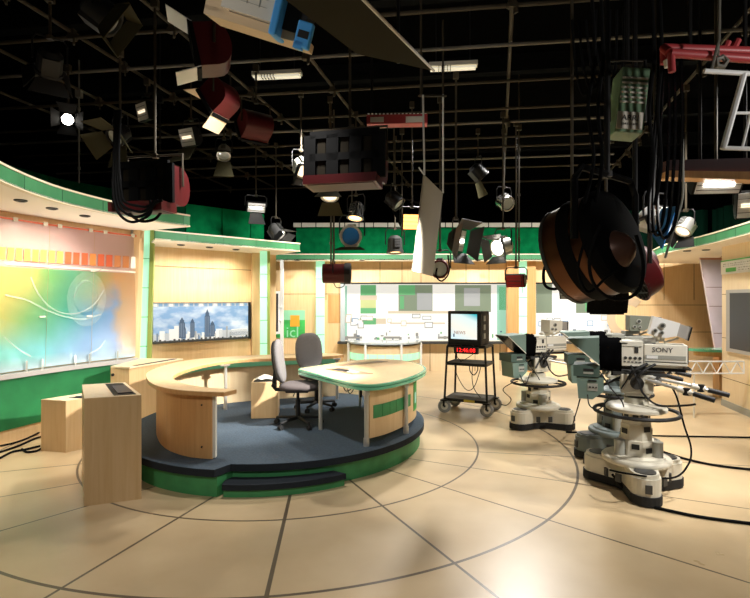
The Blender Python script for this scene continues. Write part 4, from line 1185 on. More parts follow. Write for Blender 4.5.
    g = MB('teal'); prof = [(.30, z0-.14), (.57, z0-.14), (.55, z0-.37), (.41, z0-.37), (.30, z0-.28)]
    A_ = [g.v((x, -.15, z)) for x, z in prof]; B_ = [g.v((x, .15, z)) for x, z in prof]
    for i in range(5): g.f([A_[i], A_[(i+1) % 5], B_[(i+1) % 5], B_[i]])
    g.f(A_[::-1]); g.f(B_); pb_ = g.build('prompter_housing', t)
    MB('cam_grey').ext(.36, .46, .150, .154, z0-.28, z0-.2).build('label_plate', pb_); MB('black').ext(.37, .45, .150, .158, z0-.18, z0-.165).build('vent_slot', pb_)
    for i in range(3): MB('black').cyl((.375+.03*i, .154, z0-.24), (.375+.03*i, .16, z0-.24), .009, n=8).build('socket', pb_)
    MB('cam_grey').ext(.4, .5, .158, .163, z0-.1, z0-.08).build('label_plate', pb_); MB('black').ext(.4, .5, .158, .163, z0-.07, z0-.045).build('vent_slot', pb_)
    g = MB('black_metal').box((.26, .08, z0-.05), (.26, .03, .03)).box((.26, -.08, z0-.05), (.26, .03, .03)).cyl((.05, 0, z0-.09), (.34, 0, z0-.25), .015, n=8)
    g.cyl((.2, 0, z0+.02), (.2, 0, z0-.12), .03, n=12); g.build('prompter_arm', t)
    MB('cam_dark').cyl((.12, 0, z0+.12), (.36, 0, z0+.12), .07, n=20).build('lens', t, smooth=True)
    # pan bars with rubber grips
    for p0, p1, p2 in (((-.1, .12, 1.02+dz), (-.34, .14, .985+dz), (-.52, .15, .945+dz)), ((-.06, .14, 1.0+dz), (-.26, .22, .96+dz), (-.40, .27, .925+dz)), ):
        b_ = MB('alu').tube([p0, p1, p2], .015, 10).build('pan_bar', t, smooth=True)
        d = (Vector(p2)-Vector(p1)).normalized(); e = Vector(p2)
        MB('black').cyl(e, e+d*.15, .021, n=12).cyl(e-d*.05+Vector((0, 0, .03)), e-d*.05-Vector((0, 0, .03)), .028, n=12).build('grip', b_, smooth=True)
        MB('cam_cream').cyl(e-d*.12, e-d*.02, .026, n=12).build('zoom_control', b_, smooth=True)
    for o in t.children:
        if o.name.split('.')[0] in ('camera_plate', 'body', 'handle', 'viewfinder', 'viewfinder_mount', 'cloth_shroud', 'prompter_hood', 'prompter_display', 'prompter_housing', 'prompter_arm', 'lens'): o.location = (bxo, 0, (z0-.03)*.15+.015); o.scale = (.85, .85, .85)
    g = MB('black')
    g.tube([(.05, .13, z0+.02), (.0, .17, z0-.1), (-.05, .18, z0-.22), (-.16, .2, z0-.3), (-.35, .22, z0-.28), (-.42, .24, z0-.26)], .009, smooth=6)
    g.tube([(-.08, .13, z0+.04), (.02, .16, z0-.02), (.07, .14, z0-.1)], .014, smooth=6).tube([(-.14, .13, z0+.04), (-.02, .17, z0-.04), (.02, .14, z0-.14)], .012, smooth=6)
    g.tube([(.4, .15, z0-.26), (.38, .2, z0-.35), (.3, .15, z0-.38), (.2, .1, z0-.25)], .006, smooth=6)
    g.tube([(.3, .1, z0-.05), (.2, .14, z0-.2), (.12, .15, z0-.3), (.1, .2, .7+dz)], .006, smooth=6)
    g.build('cable', t, smooth=True)
    return t
studio_camera('cream studio camera nearest the viewer with white viewfinder and teal prompter hood', (2.35, 4.50), math.radians(156), math.radians(-106))
studio_camera('studio camera on a grey pedestal half hidden behind the nearest camera', (2.62, 5.42), math.radians(168), math.radians(186), ped='ped_grey', bodym='cam_grey', vf='cam_olive', brand=False, vftilt=.0)
studio_camera('cream studio camera farthest back, beside the monitor trolley', (2.19, 6.72), math.radians(200), math.radians(-30), dz=-.11, bodym='cam_cream', vf='cam_cream', brand=False, vftilt=.02)

# cables on the floor and hanging
def cable(label, pts, r=.012, m='cable_black', name='cable', k=8, cat='cable', group=None):
    o = MB(m).tube(pts, r, 7, smooth=k).build(name, smooth=True); tag(o, label, cat, group); return o
fl = lambda x, y, h=.014: G(x, y, h)
cable('black cable running along the floor from the nearest camera base to the right edge', [fl(612, 474, .14), fl(628, 492, .02), fl(645, 504), fl(680, 513), fl(715, 519), fl(790, 528)])
cable('black cable emerging behind the nearest camera and running to the right edge', [fl(648, 446, .012), fl(664, 452), fl(690, 460), (G(725, 468).x, G(725, 468).y, .014), fl(790, 473)])
cable('thin black cable running straight along the floor behind the cameras', [fl(566, 432), fl(600, 433), fl(650, 435.5), fl(700, 436.5), fl(790, 438)], .010)
cable('black cable drooping from the nearest camera pan bars to its base', [P(670, 384, 4.35), P(677, 398, 4.3), P(684, 425, 4.3), P(691, 448, 4.3), P(688, 465, 4.25), G(672, 478, .2), P(630, 474, 4.05), P(610, 470, 4.2)], .008)
cable('black cable hanging from the teal prompter box down to the floor', [P(580, 399, 4.6), P(577, 410, 4.9), P(574, 420, 5.6), G(571, 432, .01)], .006)
cable('zigzag curly black lead from the trolley to the far camera', [G(501, 404.5, .09), P(507, 405, 7.2), P(511, 399, 7.0), P(503, 390, 6.95), P(510, 384, 6.8), P(518, 381, 6.6)], .006, k=5)
for i, (pts) in enumerate([[fl(0, 446, .02), fl(14, 443, .03), fl(28, 438, .03), fl(42, 431, .03)], [fl(0, 458), fl(12, 452), fl(25, 449.5), fl(40, 446)], [fl(-3, 453), fl(18, 446), fl(34, 439), fl(44, 436)], [fl(22, 449), fl(27, 452), fl(36, 451), fl(42, 448)]]):
    cable(['black floor cable nearest the wall kick at the left edge', 'black floor cable nearest the viewer at the left edge', 'black floor cable in the middle of the tangle at the left edge', 'short black cable end curling beside the short podium'][i], pts, .012)
cable('short black cable end poking out beside the tall podium on the floor', [G(141, 463, .012), G(147, 464, .012), G(150, 460, .03)], .01)
# ------------------------------------------------------------------ lighting grid
GZ = 4.65
gr_ = thing('lighting_grid', 'black studio ceiling grid of steel pipes carrying the lamps', 'grid', (0, 7, GZ))
PD = [3.5, 4.4, 5.2, 6.0, 7.0, 8.0, 8.6, 9.4, 10.0, 10.8, 11.6, 13.0]
SL = -.13
r7 = random.Random(9)
for i, d in enumerate(PD):
    g = MB('pipe' if i % 3 else 'pipe_bright'); xa, xb = -7.5, (6.0 if d < 6.5 else .45*d)
    g.cyl((xa, d+SL*xa, GZ), (xb, d+SL*xb, GZ), .022, n=8, caps=True); g.build('cross_pipe', gr_, world=True, smooth=True)
LG = [-5.77, -4.55, -3.33, -2.1, -.87, 1.62, 4.1]
for x0 in LG:
    g = MB('pipe'); a = Vector((x0+.246*(3.2-6), 3.2, GZ+.06)); b = Vector((x0+.246*(13.4-6), 13.4, GZ+.06))
    g.cyl(a, b, .022, n=8); g.build('long_pipe', gr_, world=True, smooth=True)
for i, d in enumerate(PD):
    for x0 in LG:
        # intersection of both pipes
        y = (d+SL*(x0-.246*6))/(1-SL*.246); x = x0+.246*(y-6)
        if abs(x/y) > .85 or y < 4 or r7.random() < .45: continue
        g = MB('pipe'); g.box((x, y, GZ+.03), (.07, .07, .12)); g.cyl((x-.05, y, GZ+.0), (x+.05, y, GZ), .035, n=8); g.box((x+.03, y-.02, GZ-.06), (.02, .05, .06), rz=.5)
        g.build('clamp', gr_, world=True)
for x0 in (-6, -3, 0, 3):
    g = MB('studio_black'); g.cyl((x0, 4.4+SL*x0, GZ), (x0, 4.4+SL*x0, 5.7), .02, n=6).build('suspension_rod', gr_, world=True); MB('studio_black').cyl((x0, 10.8+SL*x0, GZ), (x0, 10.8+SL*x0, 5.7), .02, n=6).build('suspension_rod', gr_, world=True)
# joists and ducts above
for i, d in enumerate((4.1, 6.3, 8.5, 10.9, 13.0)):
    struct(MB('studio_grey').box((0, d, 5.55), (18, .16, .28), rz=-.13).build('trim_%d' % (20+i)))
for (x, y, w_, D_, l) in ((277, 77, 50, 6.9, 'pale fluorescent batten on the ceiling grid left of the hanging maroon lamps'), (453, 68.5, 48, 6.4, 'pale fluorescent batten on the ceiling grid at the tip of the big olive flag')):
    p = P(x, y, D_); ww = w_/FPX*D_; t = thing('fluorescent_batten', l, 'light', p, -.1, 'fluorescent battens')
    MB('offwhite').ext(-ww/2, ww/2, -.06, .06, .02, .07).build('tray', t); g = MB('tube')
    for yy in (-.035, .035): g.cyl((-ww/2+.02, yy, .0), (ww/2-.02, yy, .0), .016, n=10)
    g.build('tube', t); g = MB('cam_dark')
    for k in range(5): g.ext(-ww*.3+k*ww*.06, -ww*.29+k*ww*.06, -.065, .065, -.02, .02)
    g.build('guard', t)
    g = MB('black'); 
    for sx in (-1, 1): g.cyl((sx*ww*.35, 0, .07), (sx*ww*.35, 0, 5.7-p.z), .008, n=6)
    g.build('hanger', t)

# ------------------------------------------------------------------ lamps
def hang(t, top, p, r=.014, m='pipe', upto=None):
    """rod from the lamp's yoke up to the grid with a clamp"""
    H = (upto or GZ)-p.z
    if H <= top+.03: return
    g = MB(m).cyl((0, 0, top), (0, 0, H), r, n=8); g.box((0, 0, H), (.07, .06, .09)); g.box((0, 0, top), (.05, .05, .04)); g.build('hanger', t)
def yoke(t, w, up, m='black_metal', dn=0, fwd=0, yaw=0):
    Rz = Matrix.Rotation(yaw, 3, 'Z')
    pts = [Rz @ Vector(q) for q in ((0, -w, dn), (0, -w, up*.8), (0, -w*.8, up), (0, w*.8, up), (0, w, up*.8), (0, w, dn))]
    MB(m).tube(pts, max(.008, w*.06), 6).build('yoke', t)
def flaps(t, R, x, w, m, m2=None, open_=(.6, .6, .7, .7), ln=None):
    ln = ln or w*1.3
    for k in range(4):
        a = open_[k]
        if a is None: continue
        Q = R @ Matrix.Rotation(PI/2*k, 3, 'X'); g = MB(m)
        g.M = Q.to_4x4()
        # hinge along y at z = w/2, flap tilts outward by angle a from forward
        d = Vector((math.cos(a), 0, math.sin(a)))*ln; h0 = Vector((x, -w*.5, w*.52)); h1 = Vector((x, w*.5, w*.52))
        e = .28*w
        g.slabpoly([h0, h1, h1+d+Vector((0, e, 0)), h0+d+Vector((0, -e, 0))], Vector((-math.sin(a), 0, math.cos(a))), .006)
        g.build('barn_door', t)
def fresnel(label, px, D, aimv, sz=.24, col='black_metal', lit=None, doors='black', open_=(.6, .6, .7, .7), cat='spotlight', name='fresnel_lamp', ln=None, group='fresnel lamps', lensm='glass_grey', upto=None):
    p = P(px[0], px[1], D); t = thing(name, label, cat, p, 0, group); R = frame(aimv); R4 = R.to_4x4()
    g = MB(col); g.M = R4 @ Matrix.Rotation(PI/2, 4, 'Y'); r = sz/2
    g.lathe([(0, -r*1.1), (r*.55, -r*1.1), (r*.9, -r*.7), (r*.95, r*.7), (r*1.05, r*.72), (r*1.05, r*1.0), (r*.85, r*1.0), (r*.85, r*.8), (0, r*.8)], 18)
    g.M = R4; g.box((0, 0, -r*.75), (r*1.5, r*1.2, r*.5)).box((-.1*r, 0, r*.95), (r*1.1, r*.7, r*.2))
    g.m('black')
    for k in range(4): g.box((-r*.5+k*r*.3, 0, r*1.07), (r*.08, r*.66, r*.06))
    g.build('housing', t, smooth=30)
    g = MB(lit or lensm); g.M = R4 @ Matrix.Rotation(PI/2, 4, 'Y'); g.lathe([(0, r*.86), (r*.45, r*.845), (r*.82, r*.81), (r*.82, r*.805), (0, r*.805)], 18); g.build('lens', t, smooth=True)
    if doors: flaps(t, R, r*1.0, sz*.95, doors, None, open_, ln)
    h = Vector((aimv[0], aimv[1])); yaw = math.atan2(h.y, h.x)
    yoke(t, r*1.2, r*2.0, yaw=yaw); hang(t, r*2.0, p, upto=upto)
    return t
def flood(label, px, D, aimv, w=.22, h=.2, col='white', lit=None, doors=None, open_=(.6, .6, .7, .7), group='floodlights', ln=None):
    p = P(px[0], px[1], D); t = thing('floodlight', label, 'floodlight', p, 0, group); R = frame(aimv); R4 = R.to_4x4()
    g = MB('black_metal'); g.M = R4
    d = h*.6
    prof = [(d*.5, -h*.5), (d*.5, h*.5), (0, h*.5), (-d*.5, h*.25), (-d*.5, -h*.25), (0, -h*.5)]
    A_ = [g.v((x, -w/2, z)) for x, z in prof]; B_ = [g.v((x, w/2, z)) for x, z in prof]
    for i in range(6): g.f([A_[i], A_[(i+1) % 6], B_[(i+1) % 6], B_[i]])
    g.f(A_[::-1]); g.f(B_); g.build('housing', t)
    g = MB(col); g.M = R4; g.box((d*.5+.004, 0, 0), (.008, w*.9, h*.9)); g.m(lit or 'lamp_dim'); g.box((d*.5+.012, 0, 0), (.008, w*.6, h*.12)); g.build('reflector', t)
    g = MB('cam_dark'); g.M = R4
    for k in (-1, 0, 1): g.box((d*.5+.02, 0, k*h*.25), (.004, w*.9, .005))
    g.build('grille', t)
    if doors: flaps(t, R, d*.5, h, doors, None, open_, ln)
    yaw = math.atan2(aimv[1], aimv[0]); yoke(t, w*.58, h*.95, yaw=yaw); hang(t, h*.95, p)
    return t
def softlight(label, px, D, aimv, w, h, d, col='maroon', inner='cable_black', cells=(3, 2), cellm='cell_dark', lip=None, flap=None, upto=None, lit=None, bar=True, up=(0, 0, 1)):
    p = P(px[0], px[1], D); t = thing('softlight', label, 'softlight', p, 0, 'maroon softlights'); R = frame(aimv, up); R4 = R.to_4x4()
    g = MB(col); g.M = R4
    prof = [(d*.5, -h*.5), (d*.5, h*.5), (0, h*.5)]+[(-d*.5*math.sin(a)**.8, h*.5*math.cos(a)) for a in [PI*k/10 for k in range(1, 10)]]+[(0, -h*.5)]
    A_ = [g.v((x, -w/2, z)) for x, z in prof]; B_ = [g.v((x, w/2, z)) for x, z in prof]; n = len(prof)
    for i in range(n): g.f([A_[i], A_[(i+1) % n], B_[(i+1) % n], B_[i]])
    g.f(A_[::-1]); g.f(B_); g.build('housing', t, smooth=30)
    g = MB(inner); g.M = R4; fx_ = d*.5
    g.box((fx_+.004, 0, 0), (.008, w*.98, h*.98))
    for i in range(cells[0]+1): g.box((fx_+.02, -w*.49+w*.98*i/cells[0], 0), (.04, w*.17, h*.98))
    for j in range(cells[1]+1): g.box((fx_+.02, 0, -h*.49+h*.98*j/cells[1]), (.04, w*.98, h*.16))
    cr_ = g.build('louvre', t)
    g = MB(lit or cellm); g.M = R4
    for i in range(cells[0]):
        for j in range(cells[1]): g.box((fx_+.012, -w*.49+w*.98*(i+.5)/cells[0], -h*.49+h*.98*(j+.5)/cells[1]), (.006, w*.34/cells[0], h*.72/cells[1])); g.build('diffuser', t); g = MB(lit or cellm); g.M = R4
    g.bm.free()
    if lip:
        g = MB(col); g.M = R4; g.box((fx_+lip*.35, 0, -h*.5-.04), (lip+d*.5, w*1.0, .09)); g.m('maroon_dark'); g.box((fx_+lip*.35, 0, -h*.5-.088), (lip*.9+d*.4, w*.9, .006)); g.build('lamp_tray', t)
    if flap:
        g = MB(flap); g.M = R4; g.slabpoly([(fx_, -w*.5, -h*.5), (fx_, w*.5, -h*.5), (fx_+h*.6, w*.5, -h*.62), (fx_+h*.6, -w*.5, -h*.62)], (0, 0, -1), .008); g.build('barn_door', t)
        g = MB(flap); g.M = R4; g.slabpoly([(fx_, -w*.5, h*.5), (fx_, w*.5, h*.5), (fx_+h*.5, w*.5, h*.9), (fx_+h*.5, -w*.5, h*.9)], (0, 0, 1), .008); g.build('barn_door', t)
    yaw = math.atan2(aimv[1], aimv[0])
    if bar:
        Rz = Matrix.Rotation(yaw, 3, 'Z'); g = MB('pipe')
        zt_ = h*.5+.13; g.tube([Rz @ Vector((0, -w*.54, 0)), Rz @ Vector((0, -w*.54, zt_)), Rz @ Vector((0, w*.54, zt_)), Rz @ Vector((0, w*.54, 0))], .013, 6); g.build('yoke', t); hang(t, zt_, p, upto=upto)
    return t
def drum(label, px, D, aimv, r, L, col, dome, rim='brass', face=None, name='drum_lamp'):
    p = P(px[0], px[1], D); t = thing(name, label, 'stage lamp', p, 0, 'drum lamps'); R = frame(aimv); T = R.to_4x4() @ Matrix.Rotation(PI/2, 4, 'Y')
    g = MB(col); g.M = T; g.lathe([(r*.45, -L*.55), (r*.8, -L*.5), (r*.97, -L*.3), (r, -L*.1), (r, L*.5), (r*1.04, L*.5), (r*1.04, L*.56), (r*.97, L*.56), (r*.95, L*.3), (r*.6, -L*.3), (0, -L*.3)], 36); g.build('shell', t, smooth=30)
    g = MB(dome); g.M = T; g.lathe([(0, -L*1.05), (r*.2, -L*1.0), (r*.38, -L*.85), (r*.46, -L*.55), (0, -L*.5)], 28); g.build('lamp_house', t, smooth=40)
    g = MB(face or 'black'); g.M = T; g.lathe([(0, L*.42), (r*.95, L*.42), (r*.95, L*.40), (0, L*.40)], 28)
    g.m('cam_dark')
    for k in range(-3, 4): g.box((k*r*.25, 0, L*.5), (.01, 2*r*math.sqrt(max(.02, 1-(k*.25)**2)), .03)); g.box((0, k*r*.25, L*.5), (2*r*math.sqrt(max(.02, 1-(k*.25)**2)), .01, .03))
    g.build('louvre', t)
    yaw = math.atan2(aimv[1], aimv[0]); yoke(t, r*1.1, r*1.35, yaw=yaw); hang(t, r*1.35, p, .02, 'black_metal')
    return t

# left side
fresnel('dark fresnel lamp with lit vents hanging at the top left corner', (100, 14), 4.4, (.7, .1, -.5), .26, 'cam_dark', None, 'olive_flag', (.5, .3, .5, .3), ln=.12)
fresnel('dark unlit fresnel lamp above the small glaring lamp at left', (50, 62), 4.9, (-.4, .5, -.5), .24, 'black', None, 'black', ln=.14)
fresnel('small glaring fresnel lamp far left with its lens lit towards the camera', (68, 120), 6.4, (.42, -.8, -.2), .16, 'black_metal', 'lamp_white', 'black', (1.2, .9, 1.2, .9), ln=.12)
fresnel('dark fresnel lamp with wide olive barn doors below the white floodlight at left', (120, 134), 6.0, (-.25, -.6, -.6), .22, 'black_metal', None, 'olive_flag', (.9, .8, .7, .9), ln=.24)
flood('white floodlight on the left, nearest the dark lamp with olive barn doors', (147, 112), 6.8, (-.5, -.75, -.2), .25, .24)
flood('white floodlight hanging above the large left softlight', (191, 137), 6.6, (-.35, -.8, -.3), .25, .24, doors='olive_flag', open_=(None, None, .5, None))
fresnel('small silver fresnel lamp with olive barn door, right of the left softlight', (224, 152), 7.6, (.1, -.5, -.7), .2, 'alu', None, 'olive_flag', (.6, None, .3, None), ln=.26)
softlight('large maroon softlight with black egg-crate front and cable bundle hanging at left', (155, 188), 5.0, (-.18, -1, -.02), .56, .38, .34, lip=.08)
softlight('maroon softlight with a big white flap, uppermost of the three small ones at left', (214, 50), 4.6, (-.9, -.30, -.2), .28, .38, .30, flap='white', cells=(2, 2), cellm='white')
softlight('small maroon softlight hanging below the one with the white flap', (222, 96), 5.6, (-.75, .3, -.55), .27, .34, .27, flap='tan_box', cells=(2, 2))
softlight('small maroon softlight, lowest and rightmost of the three small ones at left', (256, 124), 6.4, (-.5, .65, -.5), .36, .30, .28, cells=(2, 2))
fresnel('silver fresnel lamp with a warm lens left of the large middle softlight', (301, 167), 7.2, (.35, -.5, -.6), .24, 'cam_grey', 'lamp_dim', 'black', (.3, .2, .3, .2), ln=.13)
flood('slim lit floodlight hanging over the green flats', (256, 206), 9.2, (.3, -.7, -.6), .34, .2, lit='lamp_white', doors='black', open_=(None, None, .4, None))
fresnel('small lit lamp over the right end of the skyline header', (276, 231), 9.6, (.55, -.25, -.7), .26, 'cam_dark', 'lamp_white', 'black', (.9, .4, .9, .4), ln=.16)
softlight('large maroon softlight with slotted black front hanging at the middle', (350, 163), 5.4, (-.22, -1, .04), .76, .48, .42, lip=.12)
fresnel('silver lamp tucked under the large middle softlight', (330, 190), 7.4, (0, -.4, -.8), .26, 'alu', 'lamp_dim', 'olive_flag', (.5, None, .5, None), ln=.2)
fresnel('round silver scoop lamp below the large middle softlight', (356, 211), 8.0, (-.1, -.2, -.85), .26, 'chrome', 'lamp_warm', None)
fresnel('lamp with a blue gel over its front right of the red cylinder lamp', (352, 236), 8.6, (-.1, -1, -.15), .36, 'alu', None, 'olive_flag', (None, None, .2, None), lensm='blue_gel', ln=.2)
fresnel('round silver lamp with glowing underside left of the white hanging flag', (395, 245), 9.2, (.02, -.08, -.95), .3, 'cam_dark', 'lamp_warm', None)
flood('orange glowing floodlight half hidden behind the white hanging flag', (412, 222), 7.6, (.12, -1, -.15), .32, .24, col='lamp_orange', lit='lamp_orange')
fresnel('unlit black lamp with olive door near the far grid', (478, 172), 8.8, (.5, .1, -.5), .26, 'black', None, 'olive_flag', (None, None, .4, None), ln=.26)
fresnel('dark lamp below the long pipe left of the white hanging flag', (394, 200), 8.4, (.5, -.2, -.5), .26, 'black', None, 'studio_grey', (.4, None, .3, None), ln=.34)
flood('lit floodlight with open white barn doors right of the white hanging flag', (456, 240), 6.6, (.62, -.62, -.2), .13, .30, col='flag_white', lit='lamp_white', doors='cam_dark', open_=(.8, .5, .8, .5), ln=.17)
fresnel('small maroon lamp with hanging cable loops under the white hanging flag', (440, 268), 7.4, (-.2, -.9, -.2), .26, 'maroon', None, None)
fresnel('glaring barn-door lamp with blue back in front of the back header', (503, 246), 8.0, (-.78, -.55, -.28), .28, 'alu', 'lamp_white', 'cam_dark', (.7, .9, .7, .5), ln=.14)
fresnel('small silver lamp hanging above the glaring barn-door lamp', (504, 202), 8.8, (.3, -.7, -.4), .26, 'chrome', None, None)
flood('small red work lamp hanging over the mint column', (516, 280), 8.4, (-.55, -.8, -.3), .32, .22, col='red_bright', lit='red_paint', doors='black', open_=(None, None, None, .3), ln=.14)
t = thing('cylinder_lamp', 'dark red cylinder lamp hanging sideways in front of the back wall', 'stage lamp', P(337, 273.5, 7.8)); 
g = MB('maroon'); g.cyl((-.22, 0, 0), (.12, 0, 0), .15, n=28); g.build('housing', t, smooth=30)
g = MB('black'); g.M = Matrix.Translation((.12, 0, 0)) @ Matrix.Rotation(PI/2, 4, 'Y'); g.lathe([(.10, 0), (.165, 0), (.165, .09), (.15, .1), (.13, .05), (.10, .03)], 28); g.build('front_ring', t, smooth=30)
MB('brass').cyl((.14, 0, 0), (.15, 0, 0), .11, n=24).build('lens', t)
MB('black').tube([(-.05, 0, -.15), (0, -.02, -.22), (.1, 0, -.2), (.12, 0, -.12)], .008, smooth=5).build('cable', t)
g = MB('black_metal').tube([(-.05, -.17, 0), (-.05, -.17, .2), (-.05, .17, .2), (-.05, .17, 0)], .012, 6); g.build('yoke', t)
MB('pipe').cyl((-.05, 0, .2), (-.05, 0, GZ-t.location.z), .014, n=8).build('hanger', t)

# right cluster of drum lamps
t = thing('drum_lamp', 'big black round lamp with brass bands hanging in the dark cluster at right', 'stage lamp', P(607, 243, 3.35), 0, 'drum lamps')
av = (-.60, .78, -.26); T = frame(av).to_4x4() @ Matrix.Rotation(PI/2, 4, 'Y') @ Matrix.Scale(.87, 4)
g = MB('cable_black'); g.M = T; g.lathe([(0, -.13), (.30, -.13), (.385, -.10), (.41, -.05), (.41, -.02), (.37, -.03), (0, -.03)], 44); g.build('back_plate', t, smooth=30)
g = MB('brass'); g.M = T; g.lathe([(.395, -.02), (.40, .07), (.385, .07), (.375, -.02)], 44); g.m('cable_black').lathe([(.405, .07), (.415, .17), (.39, .17), (.38, .07)], 44); g.m('brass').lathe([(.40, .17), (.395, .30), (.37, .30), (.37, .17)], 44); g.m('cam_dark').lathe([(.40, .30), (.40, .33), (.34, .33), (.34, .30)], 44); g.build('shell', t, smooth=30)
g = MB('brass_dome'); g.M = Matrix.Translation((-.105, 0, -.105)) @ T; g.lathe([(0, -.34), (.04, -.33), (.10, -.29), (.16, -.21), (.195, -.12), (.20, -.09), (0, -.09)], 28); g.build('lamp_house', t, smooth=40)
g = MB('black'); g.M = T; g.lathe([(0, .26), (.36, .26), (.36, .25), (0, .25)], 28); g.build('front_grille', t)
yoke(t, .40, .46, 'cable_black', yaw=math.atan2(av[1], av[0])); hang(t, .46, t.location, .02, 'black_metal')
drum('maroon round lamp with a gridded face, lowest of the dark cluster at right', (635, 266), 3.95, (-.72, .1, -.5), .26, .16, 'maroon', 'maroon_dark', face='maroon_dark')
softlight('small maroon softlight with a gridded front, tucked below the black round lamp', (606, 296), 4.1, (-.25, -.75, -.5), .26, .18, .16, cells=(5, 4), cellm='tan_box')
flood('blue and white lamp front peeping out under the brass bands of the round lamp', (572, 287), 4.3, (-.4, -.75, -.5), .2, .18, col='glass_grey', lit='print_blue')
fresnel('white lamp with a blue gel side behind the cluster of drum lamps', (655, 220), 4.4, (.3, -.7, -.3), .24, 'white', None, 'blue_gel', (None, .5, None, None), ln=.25)
fresnel('lit silver lamp over the right header', (686, 226), 7.0, (-.6, -.2, -.75), .22, 'alu', 'lamp_dim', 'black', (None, .5, .3, None), ln=.16)
flood('wide lit white floodlight under the dark wooden beam at right', (716, 182), 4.8, (-.1, -.8, -.55), .44, .20, col='white', lit='lamp_white')
flood('white lamp cut by the right edge of the picture', (746, 204), 5.5, (-.4, -.8, -.3), .2, .3)
t = thing('ballast_lamp', 'green and white striped lamp housing with a maker plate hanging at upper right', 'stage lamp', P(627, 108, 3.6)); R = Matrix.Rotation(.12, 3, 'Y') @ Matrix.Rotation(-.12, 3, 'Z')
g = MB('lampgreen'); g.M = R.to_4x4(); g.box((0, 0, .02), (.19, .2, .46), bev=.01); g.build('housing', t)
g = MB('offwhite'); g.M = R.to_4x4()
for k in range(6): g.box((0, -.103, .0+k*.034), (.17, .01, .012))
g.build('cooling_fins', t)
g = MB('offwhite'); g.M = R.to_4x4(); g.box((-.005, -.105, -.13), (.17, .01, .12)); pl_ = g.build('maker_plate', t)
g = MB('black'); g.M = R.to_4x4() @ Matrix.Translation((-.005, -.112, -.115)) @ Matrix.Rotation(PI/2, 4, 'X'); g.text('ARRI', .055, Matrix(), .001).text('DAYLIGHT', .022, Matrix.Translation((0, -.042, 0)), .001); g.build('lettering', pl_)
MB('black_metal').tube([(-.13, 0, -.1), (-.13, 0, .34), (.13, 0, .34), (.13, 0, -.1)], .014, 6).build('yoke', t)
MB('black_metal').cyl((0, 0, .34), (0, 0, GZ-t.location.z), .018, n=8).build('hanger', t)

# big flag boards and the near light box
def board(name, label, pts, th, m, m2=None):
    a, b, c = (Vector(q) for q in pts[:3]); n = (b-a).cross(c-a).normalized()
    o = MB(m).slabpoly(pts, n, th)
    r = o.build(name); tag(r, label, 'flag'); return r, n
a, b, c = P(281, -6, 2.35), P(434, 70.5, 3.7), P(357, 54, 3.2)
n = (b-a).cross(c-a).normalized(); 
def onplane(x, y):
    d = Vector(((x-CX)/FPX, 1, -(y-HZ)/FPX)); o = Vector((0, 0, EYE)); return o+d*((a-o).dot(n)/d.dot(n))
fb = thing('flag_board', 'huge dark olive flag board jutting down from the top edge of the picture', 'flag', (a+b)/2)
pts = [onplane(283, -2), onplane(357, 54), onplane(434, 71), onplane(350, -14)]
g = MB('olive_board').slabpoly(pts, n*(1 if n.z > 0 else -1), .012); g.build('panel', fb, world=True)
g = MB('flag_white'); e0, e1 = pts[2], pts[3]; g.cyl(e0, e1, .009, n=6); g.build('edge_trim', fb, world=True)
g = MB('black_metal')
for q in (pts[0].lerp(pts[3], .5), pts[1].lerp(pts[2], .5)): g.cyl(q, (q.x, q.y, 5.7), .012, n=6)
g.build('hanger', fb, world=True)
hf = thing('hanging_flag', 'white flag panel hanging on two cords before the back wall, lit from behind', 'flag', P(428, 230, 5.6))
q = [P(424.5, 175, 5.2), P(443, 193, 6.0), P(413, 271, 5.2)]; q4 = q[1]+q[2]-q[0]; nn = (q[1]-q[0]).cross(q[2]-q[0]).normalized()
MB('flag_grey').slabpoly([q[0], q[1], q4, q[2]], nn, .015).build('panel', hf, world=True)
g = MB('white').cyl(q[0], P(423, 95, 5.2), .010, n=6).cyl(q[1], P(443, 95, 6.0), .010, n=6).cyl(q[0], q[0]+Vector((-.06, 0, .08)), .008, n=6)
g.build('hanging_cord', hf, world=True)
MB('pipe').cyl(P(421, 95, 5.2), P(421, 95, 5.2)+Vector((0, 0, 1.0)), .012, n=6).cyl(P(443, 95, 6.0), P(443, 95, 6.0)+Vector((0, 0, .9)), .012, n=6).cyl(P(419, 96, 5.2), P(446, 96, 6.0), .012, n=6).build('hanger', hf, world=True)
# near light box with blue end brackets
lb = thing('light_box', 'long white and tan light box with blue brackets at the top edge of the picture', 'light', P(258, 20, 2.9))
A0, A1 = P(204, 14.5, 2.9), P(303, 46, 2.9); ax = (A1-A0).normalized(); up_ = Vector((0, -.25, 1)).normalized(); dp = ax.cross(up_).normalized()
if dp.y < 0: dp = -dp
L = (A1-A0).length
g = MB('tan_box'); Rm = Matrix((ax, dp, ax.cross(dp)*1)).transposed()
if (Rm @ Vector((0, 0, 1))).z < 0: Rm = Matrix((ax, -dp, -(ax.cross(dp)))).transposed()
Tm = Matrix.Translation(A0) @ Rm.to_4x4()
g.M = Tm; g.box((L/2, .12, .03), (L, .26, .05)); g.box((L*.12, .0, .10), (L*.24, .02, .14)); g.build('tray', lb, world=True)
g = MB('offwhite'); g.M = Tm; g.box((L*.46, .04, .14), (L*.55, .2, .16)); g.m('cam_grey').box((L*.48, -.062, .16), (.16, .004, .002)).box((L*.48, -.062, .12), (.16, .004, .002)).box((L*.42, -.062, .14), (.003, .004, .05)).box((L*.54, -.062, .14), (.003, .004, .05)); g.build('reflector', lb, world=True)
g = MB('blue_plastic'); g.M = Tm; g.box((L*.74, -.02, .14), (.045, .2, .3), bev=.01); g.build('blue_bracket', lb, world=True)
